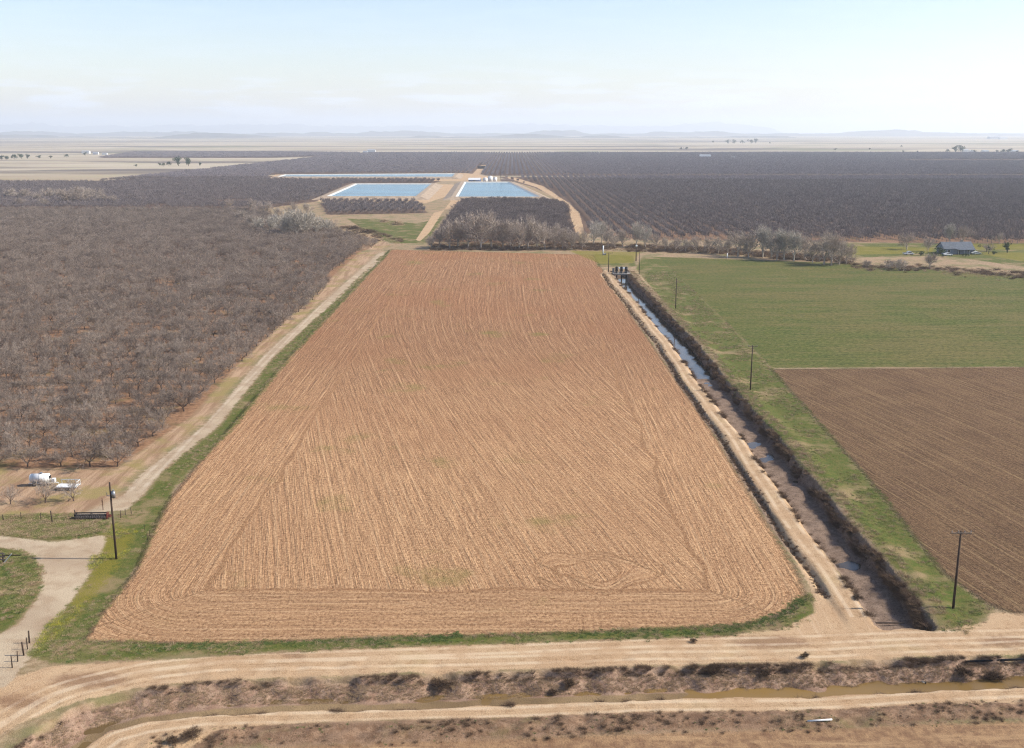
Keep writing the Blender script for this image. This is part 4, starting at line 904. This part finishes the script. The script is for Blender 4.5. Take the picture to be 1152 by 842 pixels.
# cattle pen rails at the left edge
x, y, z = at(4, 634); cp = empty('rail_fence', (x, y, z), .02, 'grey timber rail fence with a white diagonal brace at the left edge', 'fence')
for k in (-5.0, -2.5, 0.0): MB().rod((k, 0, -.3), (k, 0, 1.55), .11, .1, 8).build('post', wood_pole, cp, True)
for zz in (.55, 1.0, 1.45): MB().box((-2.4, -.12, zz), (5.6, .05, .17)).build('rail', wood_grey, cp)
MB().box((.75, -.2, .75), (.1, .07, 1.9), rot=__import__('mathutils').Euler((0, R(42), 0)).to_matrix()).build('brace', white, cp)
MB().box((1.2, .1, 1.1), (2.6, .12, .12)).build('rail', wood_pole, cp)
# white pipe lying at the bottom right
x, y, z = at(922, 814); pp = MB().rod((-1.3, -.15, .11), (1.3, .12, .13), .09, n=12).build('white_pipe', white, None, True); pp.location = (x, y, z + .05); tag(pp, 'short white pipe lying in the weeds at the bottom right', 'pipe')
# culvert and irrigation pipe
x, y, z = at(1040, 757); cv = empty('culvert', (x, y, z), 0, 'dark culvert opening with a plank and headwall at the right end of the ditch', 'culvert')
a = Vector(P(1040, 753)) - Vector((x, y)); b = Vector(P(1084, 747)) - Vector((x, y))
MB().rod((a.x, a.y, -.25), (b.x, b.y, .05), .2, n=14).build('pipe', dark_iron, cv, True)
MB().box((.2, 1.0, -.55), (.35, 1.5, 1.5), bev=.04).box((1.5, 2.2, -.5), (3.0, .3, 1.2), rz=.1, bev=.04).build('headwall', concrete, cv)
MB().rod((.3, .1, -1.2), (.3, .1, .45), .07, n=8).rod((.3, .1, .42), (-.6, .1, .42), .05, n=8).build('gate_post', dark_iron, cv, True)
a, b = Vector(at(1086, 742)), Vector(at(1260, 737)); ip_ = MB().rod((0, 0, .18), (b - a) + Vector((0, 0, .22)), .13, n=12).build('irrigation_pipe', dark_iron, None, True); ip_.location = a; tag(ip_, 'long dark irrigation pipe lying along the road edge at the right', 'pipe')
# boards across the canal end
x, y, z = at(1000, 690); cb = MB().box((0, 0, 0), (4.2, .18, .12)).build('footboard', wood_pole); cb.location = (canal_center(np.array([y]))[0] - .8, y, -1.35); tag(cb, 'narrow dark board lying across the muddy canal near its end', 'board')

# pump station at the canal head
x, y, z = at(699, 309); x = float(canal_center(np.array([y]))[0]); PS = empty('pump_station', (x, y + .5, .1), 0, 'dark pump station with upright motors and pipes at the head of the canal', 'pump station')
MB().box((0, 0, .15), (7.5, 4.2, .5), bev=.04).box((-2.8, -1.9, -1.2), (.5, .5, 2.6)).box((2.8, -1.9, -1.2), (.5, .5, 2.6)).build('platform', concrete, PS)
for k, xx in enumerate((-2.0, 0.1, 2.1)):
    m_ = MB(); m_.rod((xx, -.4, .4), (xx, -.4, 1.3), .42, n=14); m_.rod((xx, -.4, 1.3), (xx, -.4, 2.9), .62, n=16); m_.rod((xx, -.4, 2.9), (xx, -.4, 3.25), .62, .3, 16); mm = m_.build('pump_motor', dark_iron, PS, True)
    MB().rod((xx, -.2, .9), (xx, 2.6, .9), .24, n=12).rod((xx, 2.6, .9), (xx, 3.4, .2), .24, n=12).build('discharge_pipe', steel, mm, True)
    MB().rod((xx, -1.2, .2), (xx, -1.2, -2.4), .3, n=12).build('column_pipe', dark_iron, mm, True)
MB().box((-3.2, 1.4, 1.4), (.9, .6, 2.1), bev=.03).build('control_cabinet', steel, PS)
g_ = MB(); [g_.rod((k, -2.0, .4), (k, -2.0, 1.5), .035, n=6) for k in (-3.6, -1.8, 0, 1.8, 3.6)]; [g_.rod((-3.6, -2.0, zz), (3.6, -2.0, zz), .03, n=6) for zz in (.95, 1.5)]; g_.build('railing', steel, PS)
MB().box((1.2, 3.2, 2.2), (3.8, 3.0, .12), rot=__import__('mathutils').Euler((R(6), 0, 0)).to_matrix()).rod((-.5, 4.5, 0), (-.5, 4.5, 2.3), .07, n=6).rod((2.9, 4.5, 0), (2.9, 4.5, 2.3), .07, n=6).rod((-.5, 1.9, .4), (-.5, 1.9, 2.1), .07, n=6).rod((2.9, 1.9, .4), (2.9, 1.9, 2.1), .07, n=6).build('shade_roof', tin, PS)
x, y, z = at(678.5, 287); sp_ = empty('standpipe', (x, y, z), 0, 'white upright standpipe at the corner of the ploughed field behind the pumps', 'standpipe'); MB().rod((0, 0, -.3), (0, 0, 4.6), .34, n=14).build('pipe', white, sp_, True); MB().box((.6, -.2, .35), (1.6, 1.2, .8), bev=.05).build('base', concrete, sp_)
x, y, z = at(818, 291); sm = empty('marker_post', (x, y, z), 0, 'small white post at the far edge of the green field below the hedgerow', 'post'); MB().rod((0, 0, -.2), (0, 0, 2.4), .22, n=10).build('post', white, sm, True); MB().rod((0, 0, 2.4), (0, 0, 2.6), .28, n=10).build('cap', white, sm, True)

# farmhouse
def house(name, px, py, L, Wd, hw, hr, wallm, roofm, label, cat, rz=0.0, windows=True, group=None, over=.5):
    x, y, z = at(px, py); o = empty(name, (x, y, z), rz, label, cat, group); hl, hd = L / 2, Wd / 2
    MB().prism([(-hd, -.3), (hd, -.3), (hd, hw), (0, hr - .12), (-hd, hw)], -hl, hl).build('wall', wallm, o)
    sl_ = (hr - hw) / hd; e = hd + over
    MB().prism([(-e, hw - over * sl_), (0, hr), (e, hw - over * sl_), (e, hw - over * sl_ + .14), (0, hr + .16), (-e, hw - over * sl_ + .14)], -hl - over * .8, hl + over * .8).build('roof', roofm, o)
    if windows:
        n = max(2, int(L / 4))
        for k in range(n):
            xx = -hl + L * (k + .5) / n
            if k == n // 2:
                dd = MB().box((xx, -hd - .03, 1.05), (1.0, .08, 2.1)).build('door', dark_iron, o); MB().rod((xx + .38, -hd - .12, 1.05), (xx + .38, -hd - .06, 1.05), .04, n=8).build('handle', steel, dd)
            else:
                w_ = MB().box((xx, -hd - .02, 1.6), (1.5, .06, 1.2)).build('window', white, o); MB().box((xx, -hd - .05, 1.6), (1.3, .03, 1.0)).build('pane', glass, w_)
    return o
fh = house('farmhouse', 1074, 285, 15, 8.5, 2.9, 5.6, simple('house_wall', srgb(150, 160, 172, .6), .8, var=.2), roof_blue, 'long farmhouse with a blue grey roof on the lawn at the right', 'house', .04)
MB().box((3.2, 0.6, 5.9), (.8, .8, 1.6)).build('chimney', concrete, [c for c in fh.children if c.name.startswith('roof')][0])
pr = MB().box((2.8, -5.9, 2.55), (9.0, 3.2, .14), rot=__import__('mathutils').Euler((R(5), 0, 0)).to_matrix()).build('porch_roof', roof_blue, fh)
for k in (-1.4, 1.4, 4.2, 7.0): MB().rod((k, -7.2, 0), (k, -7.2, 2.4), .08, n=8).build('porch_post', white, fh, True)
house('garden_shed', 1089.5, 285.5, 4.0, 3.5, 2.2, 3.2, simple('shed_wall', srgb(120, 110, 100, .6), .8), roof_blue, 'small dark shed at the right end of the farmhouse', 'shed', .04, False)
def vehicle(px, py, rz, kind, label, paint):
    x, y, z = at(px, py); o = empty('parked_' + kind, (x, y, z), rz, label, kind, 'vehicles by the farmhouse')
    if kind == 'pickup':
        prof = [(-2.7, .5), (2.6, .5), (2.65, .95), (1.5, 1.12), (.85, 1.85), (-.55, 1.88), (-.75, 1.15), (-2.7, 1.12)]; cabx = (1.35, 1.15, .8, 1.78, -.5, 1.8, -.68, 1.2)
    else:
        prof = [(-2.25, .45), (2.25, .45), (2.3, .8), (1.3, .95), (.55, 1.42), (-.9, 1.42), (-1.7, 1.0), (-2.3, .95)]; cabx = (1.15, 1.0, .5, 1.37, -.85, 1.37, -1.5, 1.02)
    b = MB().prism([(p[0], p[1]) for p in prof], -.9, .9, axis='y')
    bmesh.ops.bevel(b.bm, geom=list(b.bm.edges), offset=.06, segments=2, affect='EDGES'); b.build('body', paint, o, False)
    cx = cabx; win = [(cx[0], cx[1]), (cx[2], cx[3]), (cx[4], cx[5]), (cx[6], cx[7])]
    MB().prism(win, -.915, .915, axis='y').build('window', glass, o)
    if kind == 'pickup': MB().box((-1.7, 0, 1.13), (1.75, 1.5, .06)).build('bed', dark_iron, o)
    for sx in (-1.5, 1.55):
        for sy in (-.82, .82): wheel(o, (sx, sy, .38), .38, .22)
    for sy in (-.62, .62): MB().box((2.62 if kind == 'pickup' else 2.27, sy, .82), (.06, .32, .16)).build('headlight', porcelain, o)
    return o
vehicle(1022, 287, .1, 'pickup', 'white pickup parked on the lawn at the left of the farmhouse', white)
vehicle(1098, 286.5, .05, 'car', 'white car parked at the right end of the farmhouse', white)
vehicle(1066, 288, .2, 'car', 'white car parked in front of the farmhouse', white)

# pond works
x, y, z = at(534, 205.5); qs = empty('arched_shed', (x, y, z), -.1, 'blue arched shed at the back of the second pond', 'shed')
arc = [(-4 * math.cos(math.pi * k / 10), 1.2 + 3.6 * math.sin(math.pi * k / 10)) for k in range(11)]
MB().prism([(-4, 0)] + arc + [(4, 0)], -7, 7).build('shell', blue_paint, qs, True); MB().prism([(-4.2, 3.0), (-2, 4.9), (0, 5.35), (2, 4.9), (4.2, 3.0), (2, 4.7), (0, 5.15), (-2, 4.7)][:5] + [(2, 4.6), (0, 5.0), (-2, 4.6)], -7.2, 7.2).build('roof', white, qs); MB().box((0, -4.05, 1.4), (3.0, .1, 2.8)).build('door', dark_iron, qs)
for k, (px, py, r_, h) in enumerate([(546, 205, 2.6, 4.5), (551.5, 204.5, 2.8, 6.0), (557, 204.8, 2.4, 5.0)]):
    x, y, z = at(px, py); o = empty('storage_tank', (x, y, z), 0, ['leftmost white storage tank behind the second pond', 'middle white storage tank behind the second pond', 'rightmost white storage tank behind the second pond'][k], 'tank', 'white tanks behind the pond')
    MB().rod((0, 0, -.3), (0, 0, h), r_, n=20).build('shell', white, o, True); MB().rod((0, 0, h), (0, 0, h + .9), r_, .3, 20).build('lid', white, o, True)
    MB().rod((-.25, -r_ - .1, 0), (-.25, -r_ - .1, h), .05, n=5).rod((.25, -r_ - .1, 0), (.25, -r_ - .1, h), .05, n=5).build('ladder', steel, o)
utility_pole(563.5, 206, 16, 'tall pale mast right of the white tanks at the pond', arm=0, r=.35, grp='poles at the pond')
utility_pole(541, 190.5, 10, 'pole at the end of the dirt road beyond the pond', arm=3, r=.3, grp='poles at the pond')
house('pump_shed', 541.5, 190, 12, 7, 3, 4.5, simple('dark_wall', srgb(80, 76, 74, .6), .8), dark_iron, 'small dark building at the far end of the dirt road beyond the tanks', 'shed', 0, False)
house('pond_shed', 571, 206.5, 14, 6, 3.2, 4.6, wood_grey, simple('brown_roof', srgb(130, 110, 98, .6), .8), 'low brown shed right of the white tanks at the pond', 'shed', 0, False)
# brush and debris piles near the green patch
for k, (px, py, wd, h, lab) in enumerate([(432, 250, 9, 2.0, 'pale pile of cut branches on the green patch'), (447, 253, 12, 2.4, 'larger pale pile of debris at the right of the green patch'), (415, 262, 14, 2.2, 'dark heap of dead brush below the green patch'), (398, 258, 12, 2.4, 'dark brushy heap left of the green patch'), (316, 247, 10, 1.6, 'low pale heap among the bare trees behind the left orchard')]):
    x, y, z = at(px, py); m_ = DR if 'pale' in lab else BR; rng_ = np.random.default_rng(k); V, F = [], []
    for i in range(420):
        p = np.array([rng_.normal() * .38, rng_.normal() * .3, 0]); p[2] = max(0, 1 - (p[0] ** 2 + p[1] ** 2) * 2.2) * rng_.random(); d = rng_.normal(size=3) * np.array([.35, .3, .18]); ribbon(V, F, p, p + d, .05, .02, rng_)
    o = link('debris_pile', np_mesh('debris_pile', np.array(V), np.array(F), m_dry if 'pale' in lab else m_brush, smooth=False)); o.location = (x, y, z); o.scale = (wd / 2, wd / 2.5, h); tag(o, lab, 'debris pile', 'heaps by the green patch')
# far buildings
house('long_barn', 793, 178.2, 24, 10, 6.0, 8.0, white, tin, 'long white barn standing in the far orchard, right of the middle', 'barn', 0, False)
house('far_shed', 826, 178.6, 12, 8, 2.5, 4.0, white, tin, 'low white shed in the far orchard, right of the long barn', 'shed', 0, False)
house('far_shed', 819, 178.9, 8, 6, 2.0, 2.8, white, tin, 'smaller white shed just left of the low white one in the far orchard', 'shed', 0, False)
for k, (px, py, l_, h) in enumerate([(1086, 171.5, 16, 6), (1093, 171.8, 12, 5), (1108, 171.6, 18, 5), (1141, 171.8, 20, 5), (1118, 156.5, 90, 14), (1128, 157, 60, 12)]):
    house('farm_building', px, py, l_, l_ * .5, h, h * 1.35, white, tin, ['white farmhouse nearest the largest far trees at the right horizon', 'low white shed between the far farm trees', 'white shed standing alone in the middle of the far farm', 'white barn at the right end of the far farm', 'large pale building far out on the right horizon', 'pale building right of the largest one on the right horizon'][k], 'farm building', .1, False, 'buildings of the far farm')
for k, (px, py, l_, h) in enumerate([(97, 173, 20, 6), (108, 174, 14, 5), (118, 174.5, 12, 4), (418, 171.5, 22, 6), (411, 172.2, 12, 4)]):
    house('farm_building', px, py, l_, l_ * .5, h, h * 1.3, white, tin, ['tall pale building in the hamlet on the left horizon', 'middle pale building in the hamlet on the left horizon', 'low pale building at the right of the hamlet on the left horizon', 'pale barn at the right end of the far dark orchard strip', 'small pale shed left of the barn by the far orchard strip'][k], 'farm building', 0, False, 'buildings on the left horizon')

for k, (px, py, h, lab) in enumerate([(1052, 288, 2.2, 'low dark shrub at the left front corner of the farmhouse'), (1061, 289.5, 1.6, 'small round shrub in front of the farmhouse porch'), (1086, 289, 1.8, 'small shrub at the right front corner of the farmhouse'), (1110, 283, 3.5, 'mid sized evergreen shrub behind the white car'), (1118, 287, 2.0, 'low shrub on the lawn between the white car and the round tree'), (1036, 288, 2.4, 'low dark shrub between the pickup and the farmhouse')]):
    ev(k, px, py, h, h * 1.5, lab, 'shrubs around the farmhouse', 'evergreen_shrub')
